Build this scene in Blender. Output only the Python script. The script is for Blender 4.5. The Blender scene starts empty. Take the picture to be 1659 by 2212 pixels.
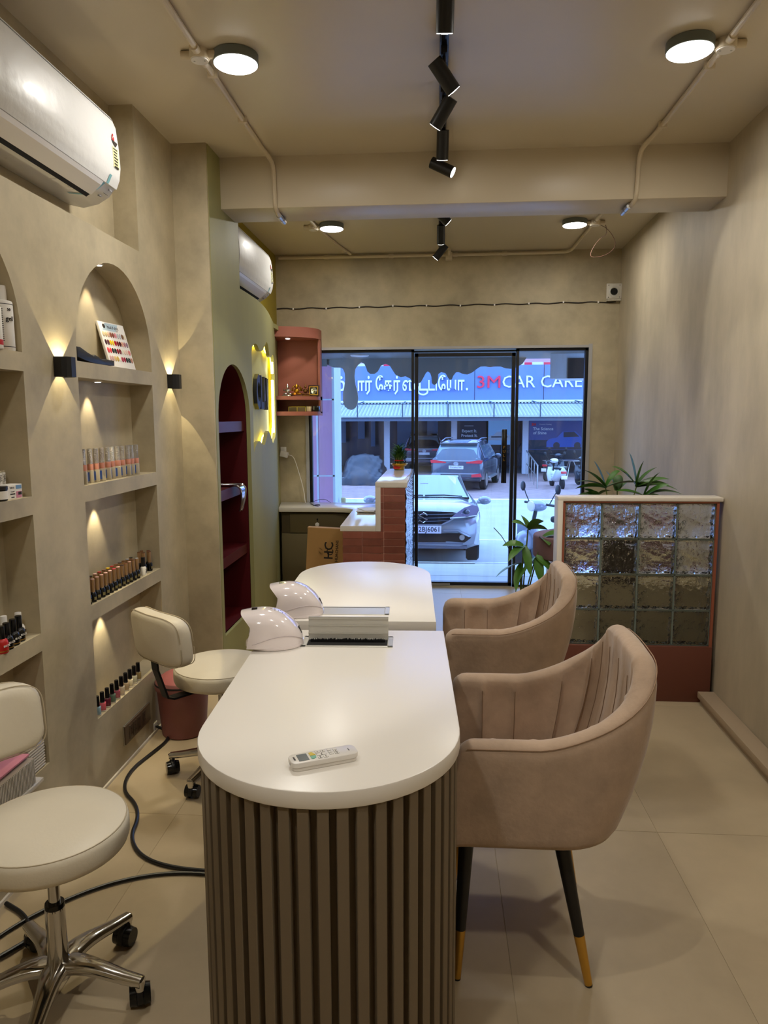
import bpy, bmesh, math, random
from mathutils import Vector, Matrix
random.seed(7)
C = bpy.context.scene.collection
PI = math.pi
R = math.radians
# ------------------------------------------------------------------ camera
SC = bpy.context.scene
cam_d = bpy.data.cameras.new('camera')
cam_d.sensor_fit = 'VERTICAL'; cam_d.sensor_height = 36.0
cam_d.lens = 1570.0 / 2212.0 * 36.0
cam_d.clip_start = 0.05; cam_d.clip_end = 300
cam = bpy.data.objects.new('camera', cam_d); C.objects.link(cam)
cam.matrix_world = Matrix(((0.99734306, -0.00567925, 0.07262624, 0.0),
                           (0.07274840, 0.12975039, -0.98887436, 0.0),
                           (-0.00380722, 0.99153042, 0.12981881, 1.51),
                           (0, 0, 0, 1)))
SC.camera = cam
# ------------------------------------------------------------------ daylight, exposure
SC.view_settings.view_transform = 'Standard'
SC.view_settings.look = 'None'
SC.view_settings.gamma = 1.0
SC.view_settings.use_curve_mapping = False
SC.view_settings.exposure = 0.16
w = bpy.data.worlds.new('sky'); SC.world = w; w.use_nodes = True
bg = w.node_tree.nodes['Background']
bg.inputs[0].default_value = (0.30, 0.52, 1.0, 1); bg.inputs[1].default_value = 5.0
try:
    SC.cycles.use_denoising = True
    SC.cycles.max_bounces = 10; SC.cycles.diffuse_bounces = 5; SC.cycles.glossy_bounces = 4
    SC.cycles.transmission_bounces = 8; SC.cycles.transparent_max_bounces = 12
    SC.cycles.sample_clamp_indirect = 6.0
    SC.cycles.caustics_reflective = False; SC.cycles.caustics_refractive = True
except Exception:
    pass
pl = bpy.data.lights.new('window_portal', 'AREA'); pl.shape = 'RECTANGLE'; pl.size = 2.42; pl.size_y = 2.1
try: pl.cycles.is_portal = True
except Exception: pass
po = bpy.data.objects.new('window_portal', pl); C.objects.link(po)
po.location = (0.07, 6.50, 1.05); po.rotation_euler = (R(-90), 0, 0)

# ------------------------------------------------------------------ helpers
def lin(c):
    c = c / 255.0
    return c / 12.92 if c <= 0.04045 else ((c + 0.055) / 1.055) ** 2.4
def rgb(r, g, b): return (lin(r), lin(g), lin(b), 1.0)
MATS = {}
def mat(name, col, rough=0.5, metal=0.0, var=0.0, scale=6.0, bump=0.0, bscale=40.0, emit=None, estr=0.0,
        trans=0.0, ior=1.45, alpha=1.0, coat=0.0, sheen=0.0, stretch=None, col2=None, rvar=0.0, spec=0.5, bdist=0.01, orand=0.0):
    m = bpy.data.materials.new(name); m.use_nodes = True
    nt = m.node_tree; b = nt.nodes['Principled BSDF']
    b.inputs['Base Color'].default_value = col
    b.inputs['Roughness'].default_value = rough
    b.inputs['Metallic'].default_value = metal
    b.inputs['IOR'].default_value = ior
    b.inputs['Specular IOR Level'].default_value = spec
    if trans: b.inputs['Transmission Weight'].default_value = trans
    if coat: b.inputs['Coat Weight'].default_value = coat; b.inputs['Coat Roughness'].default_value = 0.08
    if sheen: b.inputs['Sheen Weight'].default_value = sheen; b.inputs['Sheen Roughness'].default_value = 0.5
    if alpha < 1: b.inputs['Alpha'].default_value = alpha
    if emit: b.inputs['Emission Color'].default_value = emit; b.inputs['Emission Strength'].default_value = estr
    if var or bump or rvar:
        tc = nt.nodes.new('ShaderNodeTexCoord'); mp = nt.nodes.new('ShaderNodeMapping')
        nt.links.new(tc.outputs['Object'], mp.inputs[0])
        if stretch: mp.inputs['Scale'].default_value = stretch
    if var or rvar:
        n = nt.nodes.new('ShaderNodeTexNoise'); n.inputs['Scale'].default_value = scale; n.inputs['Detail'].default_value = 7
        n.inputs['Roughness'].default_value = 0.62
        nt.links.new(mp.outputs[0], n.inputs['Vector'])
        if var:
            rp = nt.nodes.new('ShaderNodeValToRGB')
            c2 = col2 or tuple(min(1, x * (1 + var)) for x in col[:3]) + (1,)
            c1 = tuple(x * (1 - var) for x in col[:3]) + (1,) if not col2 else col
            rp.color_ramp.elements[0].position = 0.34; rp.color_ramp.elements[0].color = c1
            rp.color_ramp.elements[1].position = 0.68; rp.color_ramp.elements[1].color = c2
            nt.links.new(n.outputs['Fac'], rp.inputs[0]); nt.links.new(rp.outputs[0], b.inputs['Base Color'])
        if rvar:
            mr = nt.nodes.new('ShaderNodeMapRange'); mr.inputs[3].default_value = rough - rvar; mr.inputs[4].default_value = rough + rvar
            nt.links.new(n.outputs['Fac'], mr.inputs[0]); nt.links.new(mr.outputs[0], b.inputs['Roughness'])
    if bump:
        n2 = nt.nodes.new('ShaderNodeTexNoise'); n2.inputs['Scale'].default_value = bscale; n2.inputs['Detail'].default_value = 5
        nt.links.new(mp.outputs[0], n2.inputs['Vector'])
        bm_ = nt.nodes.new('ShaderNodeBump'); bm_.inputs['Strength'].default_value = bump; bm_.inputs['Distance'].default_value = bdist
        nt.links.new(n2.outputs['Fac'], bm_.inputs['Height']); nt.links.new(bm_.outputs[0], b.inputs['Normal'])
    if orand:     # each piece a slightly different firing
        oi = nt.nodes.new('ShaderNodeObjectInfo'); hs = nt.nodes.new('ShaderNodeHueSaturation'); mr2 = nt.nodes.new('ShaderNodeMapRange')
        mr2.inputs[3].default_value = 1 - orand; mr2.inputs[4].default_value = 1 + orand
        nt.links.new(oi.outputs['Random'], mr2.inputs[0]); nt.links.new(mr2.outputs[0], hs.inputs['Value'])
        src = b.inputs['Base Color'].links[0].from_socket if b.inputs['Base Color'].links else None
        if src: nt.links.new(src, hs.inputs['Color'])
        else: hs.inputs['Color'].default_value = col
        nt.links.new(hs.outputs[0], b.inputs['Base Color'])
        if var or bump:
            vm = nt.nodes.new('ShaderNodeVectorMath'); vm.operation = 'SCALE'; vm.inputs[0].default_value = (7.3, 3.1, 5.7); nt.links.new(oi.outputs['Random'], vm.inputs['Scale'])
            nt.links.new(vm.outputs[0], mp.inputs['Location'])
    MATS[name] = m
    return m
def pane_mat(name, tint, refl=0.08, haze=0.0):
    """thin sheet: clear transmission plus fresnel reflection"""
    m = bpy.data.materials.new(name); m.use_nodes = True; nt = m.node_tree; nt.nodes.clear()
    o = nt.nodes.new('ShaderNodeOutputMaterial'); t = nt.nodes.new('ShaderNodeBsdfTransparent'); t.inputs[0].default_value = tint
    g = nt.nodes.new('ShaderNodeBsdfGlossy'); g.inputs['Roughness'].default_value = 0.02; g.inputs[0].default_value = (1, 1, 1, 1)
    lw = nt.nodes.new('ShaderNodeFresnel'); lw.inputs[0].default_value = 1.45
    mx = nt.nodes.new('ShaderNodeMixShader')
    nt.links.new(lw.outputs[0], mx.inputs[0]); nt.links.new(t.outputs[0], mx.inputs[1]); nt.links.new(g.outputs[0], mx.inputs[2])
    last = mx
    if haze:  # pale haze mixed into the pane's colour in noisy patches
        d = nt.nodes.new('ShaderNodeBsdfDiffuse'); d.inputs[0].default_value = (0.75, 0.8, 0.85, 1)
        tc = nt.nodes.new('ShaderNodeTexCoord'); mp = nt.nodes.new('ShaderNodeMapping'); mp.inputs['Scale'].default_value = (4, 1, 0.5)
        n = nt.nodes.new('ShaderNodeTexNoise'); n.inputs['Scale'].default_value = 2.5; n.inputs['Detail'].default_value = 8
        mr = nt.nodes.new('ShaderNodeMapRange'); mr.inputs[1].default_value = 0.5; mr.inputs[2].default_value = 0.8; mr.inputs[3].default_value = 0; mr.inputs[4].default_value = haze
        nt.links.new(tc.outputs['Object'], mp.inputs[0]); nt.links.new(mp.outputs[0], n.inputs['Vector']); nt.links.new(n.outputs['Fac'], mr.inputs[0])
        m2 = nt.nodes.new('ShaderNodeMixShader'); nt.links.new(mr.outputs[0], m2.inputs[0])
        nt.links.new(mx.outputs[0], m2.inputs[1]); nt.links.new(d.outputs[0], m2.inputs[2]); last = m2
    nt.links.new(last.outputs[0], o.inputs[0])
    MATS[name] = m; return m

class MB:
    """collects shapes into one bmesh"""
    def __init__(s): s.bm = bmesh.new()
    def _take(s, b2, M=None):
        if M is not None: bmesh.ops.transform(b2, matrix=M, verts=b2.verts)
        me = bpy.data.meshes.new('tmp'); b2.to_mesh(me); b2.free(); s.bm.from_mesh(me); bpy.data.meshes.remove(me); return s
    def box(s, x0, y0, z0, x1, y1, z1, bev=0.0, seg=2, M=None):
        b = bmesh.new(); bmesh.ops.create_cube(b, size=1.0)
        for v in b.verts: v.co = Vector(((x0 + x1) / 2 + v.co.x * (x1 - x0), (y0 + y1) / 2 + v.co.y * (y1 - y0), (z0 + z1) / 2 + v.co.z * (z1 - z0)))
        if bev: bmesh.ops.bevel(b, geom=list(b.edges), offset=bev, segments=seg, profile=0.5, affect='EDGES')
        return s._take(b, M)
    def cyl(s, p0, p1, r0, r1=None, n=16, caps=True):
        r1 = r0 if r1 is None else r1
        p0 = Vector(p0); p1 = Vector(p1); d = p1 - p0
        q = d.to_track_quat('Z', 'Y').to_matrix()
        a = []; c = []
        for i in range(n):
            t = 2 * PI * i / n; e = q @ Vector((math.cos(t), math.sin(t), 0))
            a.append(s.bm.verts.new(p0 + e * r0)); c.append(s.bm.verts.new(p1 + e * r1))
        for i in range(n):
            j = (i + 1) % n; s.bm.faces.new((a[i], a[j], c[j], c[i]))
        if caps:
            s.bm.faces.new(a[::-1]); s.bm.faces.new(c)
        return s
    def lathe(s, prof, n=24, M=None, sx=1.0, sy=1.0):
        b = bmesh.new(); rings = []
        for r, z in prof:
            if r < 1e-6: rings.append([b.verts.new((0, 0, z))])
            else: rings.append([b.verts.new((r * sx * math.cos(2 * PI * i / n), r * sy * math.sin(2 * PI * i / n), z)) for i in range(n)])
        for A, B in zip(rings, rings[1:]):
            for i in range(n):
                j = (i + 1) % n
                if len(A) == 1 and len(B) == 1: continue
                if len(A) == 1: b.faces.new((A[0], B[j], B[i]))
                elif len(B) == 1: b.faces.new((A[i], A[j], B[0]))
                else: b.faces.new((A[i], A[j], B[j], B[i]))
        if len(rings[0]) > 1: b.faces.new(rings[0][::-1])
        if len(rings[-1]) > 1: b.faces.new(rings[-1])
        bmesh.ops.recalc_face_normals(b, faces=b.faces)
        return s._take(b, M)
    def tube(s, pts, r, n=8, smooth=0, flat=None):
        pts = [Vector(p) for p in pts]
        for _ in range(smooth):
            q = [pts[0]]
            for a, c in zip(pts, pts[1:]): q += [a * 0.75 + c * 0.25, a * 0.25 + c * 0.75]
            q.append(pts[-1]); pts = q
        rs = r if isinstance(r, (list, tuple)) else None
        rings = []; up = None
        for i, p in enumerate(pts):
            d = (pts[min(i + 1, len(pts) - 1)] - pts[max(i - 1, 0)]).normalized()
            if up is None:
                up = Vector((0, 0, 1)) if abs(d.z) < 0.9 else Vector((1, 0, 0))
            e1 = (up - d * up.dot(d))
            e1 = e1.normalized() if e1.length > 1e-5 else d.orthogonal().normalized()
            up = e1; e2 = d.cross(e1)
            k = rs[0] + (rs[1] - rs[0]) * i / (len(pts) - 1) if rs else r
            f = flat or 1.0
            rings.append([s.bm.verts.new(p + e1 * k * f * math.cos(2 * PI * j / n) + e2 * k * math.sin(2 * PI * j / n)) for j in range(n)])
        for A, B in zip(rings, rings[1:]):
            for j in range(n): s.bm.faces.new((A[j], A[(j + 1) % n], B[(j + 1) % n], B[j]))
        s.bm.faces.new(rings[0][::-1]); s.bm.faces.new(rings[-1])
        return s
    def prism(s, poly, a, b, axis='z', M=None, bev=0.0):
        """extrude 2D poly from a to b along an axis; poly in the two other axes (x,y)/(y,z)/(x,z)"""
        b2 = bmesh.new()
        f3 = {'z': lambda u, v, h: (u, v, h), 'x': lambda u, v, h: (h, u, v), 'y': lambda u, v, h: (u, h, v)}[axis]
        A = [b2.verts.new(f3(u, v, a)) for u, v in poly]; B = [b2.verts.new(f3(u, v, b)) for u, v in poly]
        n = len(poly)
        for i in range(n): b2.faces.new((A[i], A[(i + 1) % n], B[(i + 1) % n], B[i]))
        fa = b2.faces.new(A[::-1]); fb = b2.faces.new(B)
        bmesh.ops.recalc_face_normals(b2, faces=b2.faces)
        if bev: bmesh.ops.bevel(b2, geom=list(fa.edges) + list(fb.edges), offset=bev, segments=2, profile=0.5, affect='EDGES')
        return s._take(b2, M)
    def quad(s, *p):
        s.bm.faces.new([s.bm.verts.new(q) for q in p]); return s
    def grid(s, f, nu, nv, closeu=False):
        V = [[s.bm.verts.new(f(i / (nu if closeu else nu - 1), j / (nv - 1))) for j in range(nv)] for i in range(nu)]
        for i in range(nu if closeu else nu - 1):
            for j in range(nv - 1):
                k = (i + 1) % nu
                s.bm.faces.new((V[i][j], V[k][j], V[k][j + 1], V[i][j + 1]))
        return V
    def sphere(s, c, r, n=12, M=None, sc=(1, 1, 1)):
        b = bmesh.new(); bmesh.ops.create_uvsphere(b, u_segments=n, v_segments=max(6, n // 2 + 2), radius=1.0)
        for v in b.verts: v.co = Vector((c[0] + v.co.x * r * sc[0], c[1] + v.co.y * r * sc[1], c[2] + v.co.z * r * sc[2]))
        return s._take(b, M)
    def text(s, body, size, M, ext=0.001, align='CENTER', shear=0.0, width=None, bold=0.0):
        cu = bpy.data.curves.new('t', 'FONT'); cu.body = body; cu.size = size; cu.extrude = ext; cu.align_x = align; cu.align_y = 'CENTER'
        cu.resolution_u = 2; cu.shear = shear; cu.offset = bold
        o = bpy.data.objects.new('t', cu); C.objects.link(o)
        me = o.to_mesh(); b = bmesh.new(); b.from_mesh(me); o.to_mesh_clear()
        bpy.data.objects.remove(o); bpy.data.curves.remove(cu)
        if width and b.verts:
            xs = [v.co.x for v in b.verts]; k = width / max(1e-6, max(xs) - min(xs))
            for v in b.verts: v.co.x *= k
        return s._take(b, M)
    def mesh(s, name):
        me = bpy.data.meshes.new(name); s.bm.to_mesh(me); s.bm.free(); return me

def obj(name, mb, m, parent=None, loc=None, rot=None, smooth=35, recalc=False):
    if isinstance(mb, MB):
        if recalc: bmesh.ops.recalc_face_normals(mb.bm, faces=mb.bm.faces)
        me = mb.mesh(name)
        if smooth:
            me.shade_smooth()
            me.set_sharp_from_angle(angle=R(smooth))
    else: me = mb
    o = bpy.data.objects.new(name, me); C.objects.link(o)
    if m is not None and not me.materials: me.materials.append(m)
    if parent is not None: o.parent = parent
    if loc: o.location = loc
    if rot: o.rotation_euler = rot
    return o
def tag(o, label, cat, group=None):
    o['label'] = label; o['category'] = cat
    if group: o['group'] = group
    return o
def thing(name, label, cat, loc=(0, 0, 0), rz=0.0, group=None, rot=None):
    o = bpy.data.objects.new(name, None); C.objects.link(o)
    o.empty_display_size = 0.05; o.location = loc; o.rotation_euler = rot or (0, 0, rz)
    return tag(o, label, cat, group)
def struct(name, mb, m, parent=None, **k):
    o = obj(name, mb, m, parent, **k)
    if parent is None: o['kind'] = 'structure'
    return o
def dup(root, loc, rz=None, label=None, group=None, rot=None, scale=None):
    r = root.copy(); C.objects.link(r); r.location = loc
    if rz is not None: r.rotation_euler = (0, 0, rz)
    if rot is not None: r.rotation_euler = rot
    if scale is not None: r.scale = scale
    if label: r['label'] = label
    if group: r['group'] = group
    for ch in list(root.children):
        c = ch.copy(); C.objects.link(c); c.parent = r
        for g in list(ch.children):
            d = g.copy(); C.objects.link(d); d.parent = c
    return r
def spot(name, loc, d, power, angle, blend=0.3, col=(1, 1, 1), r=0.02, parent=None, soft=False):
    l = bpy.data.lights.new(name, 'SPOT'); l.energy = power; l.spot_size = R(angle); l.spot_blend = blend; l.color = col; l.shadow_soft_size = r
    if soft:      # lensed fixture: illumination falls off slowly along the beam
        l.use_nodes = True; nt = l.node_tree; e = nt.nodes['Emission']; f = nt.nodes.new('ShaderNodeLightFalloff'); f.inputs[0].default_value = 1.0
        nt.links.new(f.outputs['Linear'], e.inputs['Strength'])
    o = bpy.data.objects.new(name, l); C.objects.link(o); o.location = loc
    o.rotation_euler = Vector(d).to_track_quat('-Z', 'Y').to_euler()
    if parent: o.parent = parent
    return o
def area(name, loc, d, power, size, col=(1, 1, 1), size_y=None, shape='DISK', parent=None):
    l = bpy.data.lights.new(name, 'AREA'); l.energy = power; l.shape = shape; l.size = size; l.color = col
    if size_y: l.size_y = size_y
    o = bpy.data.objects.new(name, l); C.objects.link(o); o.location = loc
    o.rotation_euler = Vector(d).to_track_quat('-Z', 'Y').to_euler()
    if parent: o.parent = parent
    return o
def holes2d(outer, inners, half, M, close=True):
    """flat plate with holes: 2D outlines -> solid of thickness 2*half, moved by M"""
    cu = bpy.data.curves.new('p', 'CURVE'); cu.dimensions = '2D'; cu.fill_mode = 'BOTH'; cu.extrude = half
    for P in [outer] + inners:
        sp = cu.splines.new('POLY'); sp.points.add(len(P) - 1); sp.use_cyclic_u = True
        for k, q in enumerate(P): sp.points[k].co = (q[0], q[1], 0, 1)
    o = bpy.data.objects.new('p', cu); C.objects.link(o)
    me = o.to_mesh(); mb = MB(); mb.bm.from_mesh(me); o.to_mesh_clear()
    bpy.data.objects.remove(o); bpy.data.curves.remove(cu)
    bmesh.ops.remove_doubles(mb.bm, verts=mb.bm.verts, dist=1e-5)
    bmesh.ops.transform(mb.bm, matrix=M, verts=mb.bm.verts)
    return mb
def arch(y0, y1, z0, zs, n=24):
    """arched opening: straight up to zs, half circle above"""
    r = (y1 - y0) / 2; c = (y0 + y1) / 2
    return [(y0, z0), (y1, z0)] + [(c + r * math.cos(PI * i / n), zs + r * math.sin(PI * i / n)) for i in range(n + 1)]
def rect(y0, y1, z0, z1): return [(y0, z0), (y1, z0), (y1, z1), (y0, z1)]
ORD = ['first', 'second', 'third', 'fourth', 'fifth', 'sixth', 'seventh', 'eighth', 'ninth', 'tenth', 'eleventh', 'twelfth', 'thirteenth', 'fourteenth', 'fifteenth', 'sixteenth']
YZ = Matrix(((0, 0, 1, 0), (1, 0, 0, 0), (0, 1, 0, 0), (0, 0, 0, 1)))   # (u,v,h) -> x=h, y=u, z=v
def face_M(origin, right, up):
    """matrix whose local x,y run along right,up; local z comes out of the face"""
    r = Vector(right).normalized(); u = Vector(up); u = (u - r * u.dot(r)).normalized(); n = r.cross(u)
    return Matrix(((r.x, u.x, n.x, origin[0]), (r.y, u.y, n.y, origin[1]), (r.z, u.z, n.z, origin[2]), (0, 0, 0, 1)))
# ------------------------------------------------------------------ materials
PL = mat('wall_plaster', rgb(178, 165, 136), 0.55, var=0.19, scale=3.4, bump=0.10, bscale=14, rvar=0.1)
PLR = mat('wall_plaster_right', rgb(182, 169, 144), 0.6, var=0.19, scale=2.2, bump=0.08, bscale=10, stretch=(1, 1, 0.45))
CEIL = mat('ceiling_paint', rgb(204, 192, 168), 0.36, var=0.025, scale=.9, bump=0.02, bscale=7)
GREEN = mat('green_plaster', rgb(150, 146, 96), 0.6, var=0.12, scale=2.0, bump=0.12, bscale=9, stretch=(1, 1, 0.35), rvar=0.14)
OLIVE = mat('olive_paint', rgb(150, 132, 34), 0.5, var=0.06, scale=2.0)
FLOORM = mat('floor_tile_stone', rgb(178, 160, 130), 0.42, var=0.09, scale=2.6, bump=0.02, bscale=30, rvar=0.08, orand=0.025)
GROUT = mat('floor_grout', rgb(166, 149, 120), 0.8)
SKIRT = mat('skirting_white', rgb(214, 205, 188), 0.45)
TRUNK = mat('cable_trunk_beige', rgb(170, 150, 124), 0.5)
WHITE = mat('worktop_white', rgb(244, 239, 231), 0.3)
MARB = mat('counter_white_stone', rgb(222, 216, 206), 0.12)
SLAT = mat('slat_taupe', rgb(124, 110, 90), 0.55, var=0.05, scale=20, stretch=(1, 1, 0.1))
SLATB = mat('slat_backing', rgb(104, 90, 70), 0.7)
SUEDE = mat('chair_suede', rgb(178, 153, 130), 0.85, var=0.17, scale=6, bump=0.12, bscale=60, sheen=0.35, col2=None)
SEAM = mat('chair_seam', rgb(132, 106, 84), 0.9)
BLK = mat('black_metal', rgb(22, 21, 22), 0.4)
BLKG = mat('black_gloss', rgb(14, 14, 15), 0.18)
GOLD = mat('brushed_gold', rgb(206, 160, 72), 0.3, metal=0.85, bump=0.02)
ROSE = mat('champagne_gold', rgb(200, 164, 122), 0.28, metal=0.8)
CHROME = mat('chrome', rgb(210, 208, 204), 0.12, metal=1.0)
STEEL = mat('brushed_steel', rgb(180, 178, 174), 0.3, metal=0.9)
LEATH = mat('cream_leather', rgb(226, 216, 194), 0.42, var=0.02, scale=5, bump=0.06, bscale=120)
LEATHS = mat('cream_stitch', rgb(190, 176, 148), 0.7)
PLASW = mat('white_plastic', rgb(232, 228, 222), 0.3)
PLASG = mat('lamp_white_gloss', rgb(236, 226, 226), 0.12, coat=0.6)
ACW = mat('ac_white', rgb(206, 202, 194), 0.3, rvar=0.1, scale=12)
ACF = mat('ac_film', rgb(214, 213, 210), 0.42, bump=0.3, bscale=16, coat=0.12)
ACG = mat('ac_grey', rgb(150, 150, 150), 0.3)
TEAL = mat('teal_strip', rgb(120, 165, 170), 0.4)
PVC = mat('pvc_conduit', rgb(206, 192, 166), 0.4)
LAMPG = mat('lamp_grey', rgb(104, 110, 106), 0.45)
LED = mat('lamp_diffuser', rgb(255, 255, 255), 0.4, emit=(1.0, 0.96, 0.88, 1), estr=14)
LENS = mat('spot_lens', rgb(230, 230, 230), 0.2, emit=(1.0, 0.97, 0.92, 1), estr=6)
TERRA = mat('terracotta_paint', rgb(106, 60, 46), 0.5)
PINKP = mat('dusty_pink_paint', rgb(158, 94, 78), 0.5)
MAROON = mat('maroon_paint', rgb(74, 6, 12), 0.45)
GLASSB = mat('block_glass', rgb(246, 250, 249), 0.02, trans=1.0, ior=1.45, bump=1.0, bscale=9, bdist=0.05)
MORTAR = mat('block_mortar', rgb(112, 122, 114), 0.5)
GLZ = mat('glazed_tile', rgb(138, 82, 68), 0.2, var=0.13, scale=9, bump=0.12, bscale=12, orand=0.22)
GROUTP = mat('tile_grout', rgb(204, 158, 140), 0.8)
WAVYG = mat('rippled_clear_panel', rgb(170, 185, 195), 0.06, metal=0.55, coat=0.6)
OLIVEC = mat('cabinet_olive', rgb(112, 100, 70), 0.6)
CARD = mat('cardboard', rgb(180, 140, 86), 0.8, var=0.04, scale=8)
INK = mat('print_black', rgb(40, 32, 26), 0.7)
DARK = mat('dark_void', rgb(14, 13, 12), 0.8)
BIN = mat('bin_pink', rgb(130, 80, 78), 0.45)
LEAF = mat('leaf_green', rgb(68, 112, 44), 0.4, var=0.25, scale=9)
LEAFL = mat('leaf_bright', rgb(78, 122, 48), 0.38, var=0.2, scale=9)
STEM = mat('stem_green', rgb(92, 106, 52), 0.5)
POT = mat('pot_dark', rgb(48, 36, 36), 0.5)
MAUVE = mat('mauve_fabric', rgb(122, 92, 96), 0.7, var=0.05)
RED = mat('ribbon_red', rgb(180, 30, 28), 0.4)
CLEAR = mat('clear_glass', rgb(184, 174, 152), 0.08, coat=0.6)
PEACH = mat('peach_collar', rgb(216, 148, 126), 0.4)
PAPER = mat('paper_white', rgb(230, 226, 218), 0.6)
ALU = mat('aluminium', rgb(206, 204, 196), 0.32, metal=0.35)
BRISTLE = mat('brush_black', rgb(12, 12, 12), 0.9)
SIGNY = mat('sign_recess', rgb(196, 192, 118), 0.55)
LEDY = mat('led_yellow', rgb(255, 250, 200), 0.4, emit=(1.0, 0.80, 0.12, 1), estr=13)
LEDC = mat('led_tube_core', rgb(255, 255, 235), 0.4, emit=(1.0, 0.97, 0.6, 1), estr=14)
NAVY = mat('sign_letter_navy', rgb(20, 24, 36), 0.45)
BRASS = mat('brass_ornament', rgb(178, 132, 40), 0.3, metal=0.9)
SILV = mat('silver_ornament', rgb(200, 200, 205), 0.15, metal=1.0)
ROSEP = mat('rose_plastic', rgb(200, 130, 150), 0.4)
SCREEN = mat('lcd_grey', rgb(92, 98, 100), 0.25)
# ------------------------------------------------------------------ room shell
CZ, YB = 2.885, -1.6
XW = -1.355                       # face of the niche wall
def xr(y): return 1.462 + (y - 3.5) * 0.0185   # right wall runs a hair out of parallel
fl = MB(); fl.box(-1.75, YB - .2, -.12, 1.75, 6.55, -.0012)
floor = struct('floor', fl, GROUT)
gx = [-1.6, -0.99, -0.39, 0.21, 0.81, 1.41, 1.6]
gy = [-1.6, -1.05, 0.15, 1.35, 2.55, 3.75, 4.95, 6.15, 6.5]
for i in range(len(gx) - 1):
    for j in range(len(gy) - 1):
        t = MB(); t.box(gx[i] + .0009, gy[j] + .0009, -.006, gx[i + 1] - .0009, gy[j + 1] - .0009, 0, bev=.0004, seg=1)
        obj('floor_tile', t, FLOORM, floor, smooth=0)
c = MB(); c.box(-1.75, YB - .2, CZ, 1.8, 6.6, CZ + .12)
struct('ceiling', c, CEIL)
b = MB(); b.box(-1.5, 4.02, 2.622, xr(4.1) + .06, 4.295, CZ + .01, bev=.004)
struct('trim_1', b, CEIL)['label'] = 'plastered ceiling beam across the room'
# right wall
m = MB(); m.prism([(xr(YB - .2), YB - .2), (xr(6.6), 6.6), (xr(6.6) + .15, 6.6), (xr(YB - .2) + .15, YB - .2)], 0, CZ + .02, 'z')
struct('wall_right', m, PLR)
m = MB(); m.box(-1.75, YB - .2, 0, 1.75, YB, CZ + .02)
struct('wall_back', m, PL)
# left wall: backing plus the furred-out niche wall with its openings
NY0, NY1 = 2.697, 3.42            # right-hand niche column
MY0, MY1 = 1.612, 2.331           # left-hand niche column
m = MB(); m.box(-1.62, YB - .2, 0, -1.465, 3.85, CZ + .02)
wl_back = None
outer = [(YB - .2, 0), (3.82, 0), (3.82, CZ), (3.332, CZ), (3.332, 2.258), (0.9, 2.258), (0.9, CZ), (YB - .2, CZ)]
holes = []
for (a, c_) in ((NY0, NY1), (MY0, MY1), (0.527, 1.246)):
    holes += [rect(a, c_, .308, .714), rect(a, c_, .776, 1.188), rect(a, c_, 1.250, 1.663), arch(a, c_, 1.724, 1.724 + .06)]
nw = holes2d(outer, holes, .055, Matrix.Translation((-1.41, 0, 0)) @ YZ)
nw.box(-1.62, YB - .2, 0, -1.465, 3.85, CZ + .02)
WLEFT = struct('wall_left', nw, PL, smooth=20)
# stub face that turns out to the green panel
m = MB(); m.box(-1.62, 3.80, 0, -1.175, 3.86, CZ + .02, bev=.003)
struct('wall_left_return', m, PL)
# front wall round the shop window
WX0, WX1, WZ1 = -1.128, 1.272, 2.085
fw = holes2d([(-1.75, 0), (1.75, 0), (1.75, CZ + .02), (-1.75, CZ + .02)], [[(WX0, .004), (WX1, .004), (WX1, WZ1), (WX0, WZ1)]], .07,
             Matrix(((1, 0, 0, 0), (0, 0, 1, 6.45), (0, 1, 0, 0), (0, 0, 0, 1))))
struct('wall_front', fw, PL)
rv = MB()   # pale reveal round the opening
rv.box(WX1, 6.372, 0, WX1 + .03, 6.40, WZ1 + .03); rv.box(WX0 - .03, 6.372, 0, WX0, 6.40, WZ1 + .03); rv.box(WX0 - .03, 6.3725, WZ1, WX1 + .03, 6.40, WZ1 + .022)
struct('trim_2', rv, mat('reveal_grey', rgb(168, 166, 166), 0.5))
sk = MB(); sk.box(XW, YB, 0, XW + .008, 3.80, .012); struct('baseboard_left', sk, SKIRT)
# ---- curved green panel in front of the rear left wall
PYK = [3.80, 4.34, 4.5, 4.8, 5.14, 5.54, 5.95, 6.375]
PXK = [-1.172, -1.166, -1.160, -1.165, -1.197, -1.256, -1.323, -1.394]
def xp(y):
    y = min(max(y, PYK[0]), PYK[-1])
    for i in range(len(PYK) - 1):
        if y <= PYK[i + 1]:
            t = (y - PYK[i]) / (PYK[i + 1] - PYK[i])
            p0, p1 = PXK[max(i - 1, 0)], PXK[min(i + 2, 7)]
            a, b_ = PXK[i], PXK[i + 1]
            m0, m1 = (b_ - p0) / 2, (p1 - a) / 2
            if i == 0: m0 = b_ - a
            return (2*t**3-3*t*t+1)*a + (t**3-2*t*t+t)*m0 + (-2*t**3+3*t*t)*b_ + (t**3-t*t)*m1
    return PXK[-1]
def bend(mb, d0=0.0):
    """flat (y,z,depth) plate -> follows the curve; local x = depth behind the face"""
    bm = mb.bm; y = 3.86
    while y < 6.36:
        bmesh.ops.bisect_plane(bm, geom=bm.verts[:] + bm.edges[:] + bm.faces[:], plane_co=(0, y, 0), plane_no=(0, 1, 0)); y += .06
    for v in bm.verts:
        yy = v.co.y; dx = (xp(yy + .01) - xp(yy - .01)) / .02
        n = Vector((1, -dx, 0)).normalized(); dd = v.co.x + d0
        v.co = Vector((xp(yy) + n.x * dd, yy + n.y * dd, v.co.z))
    return mb
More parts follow.
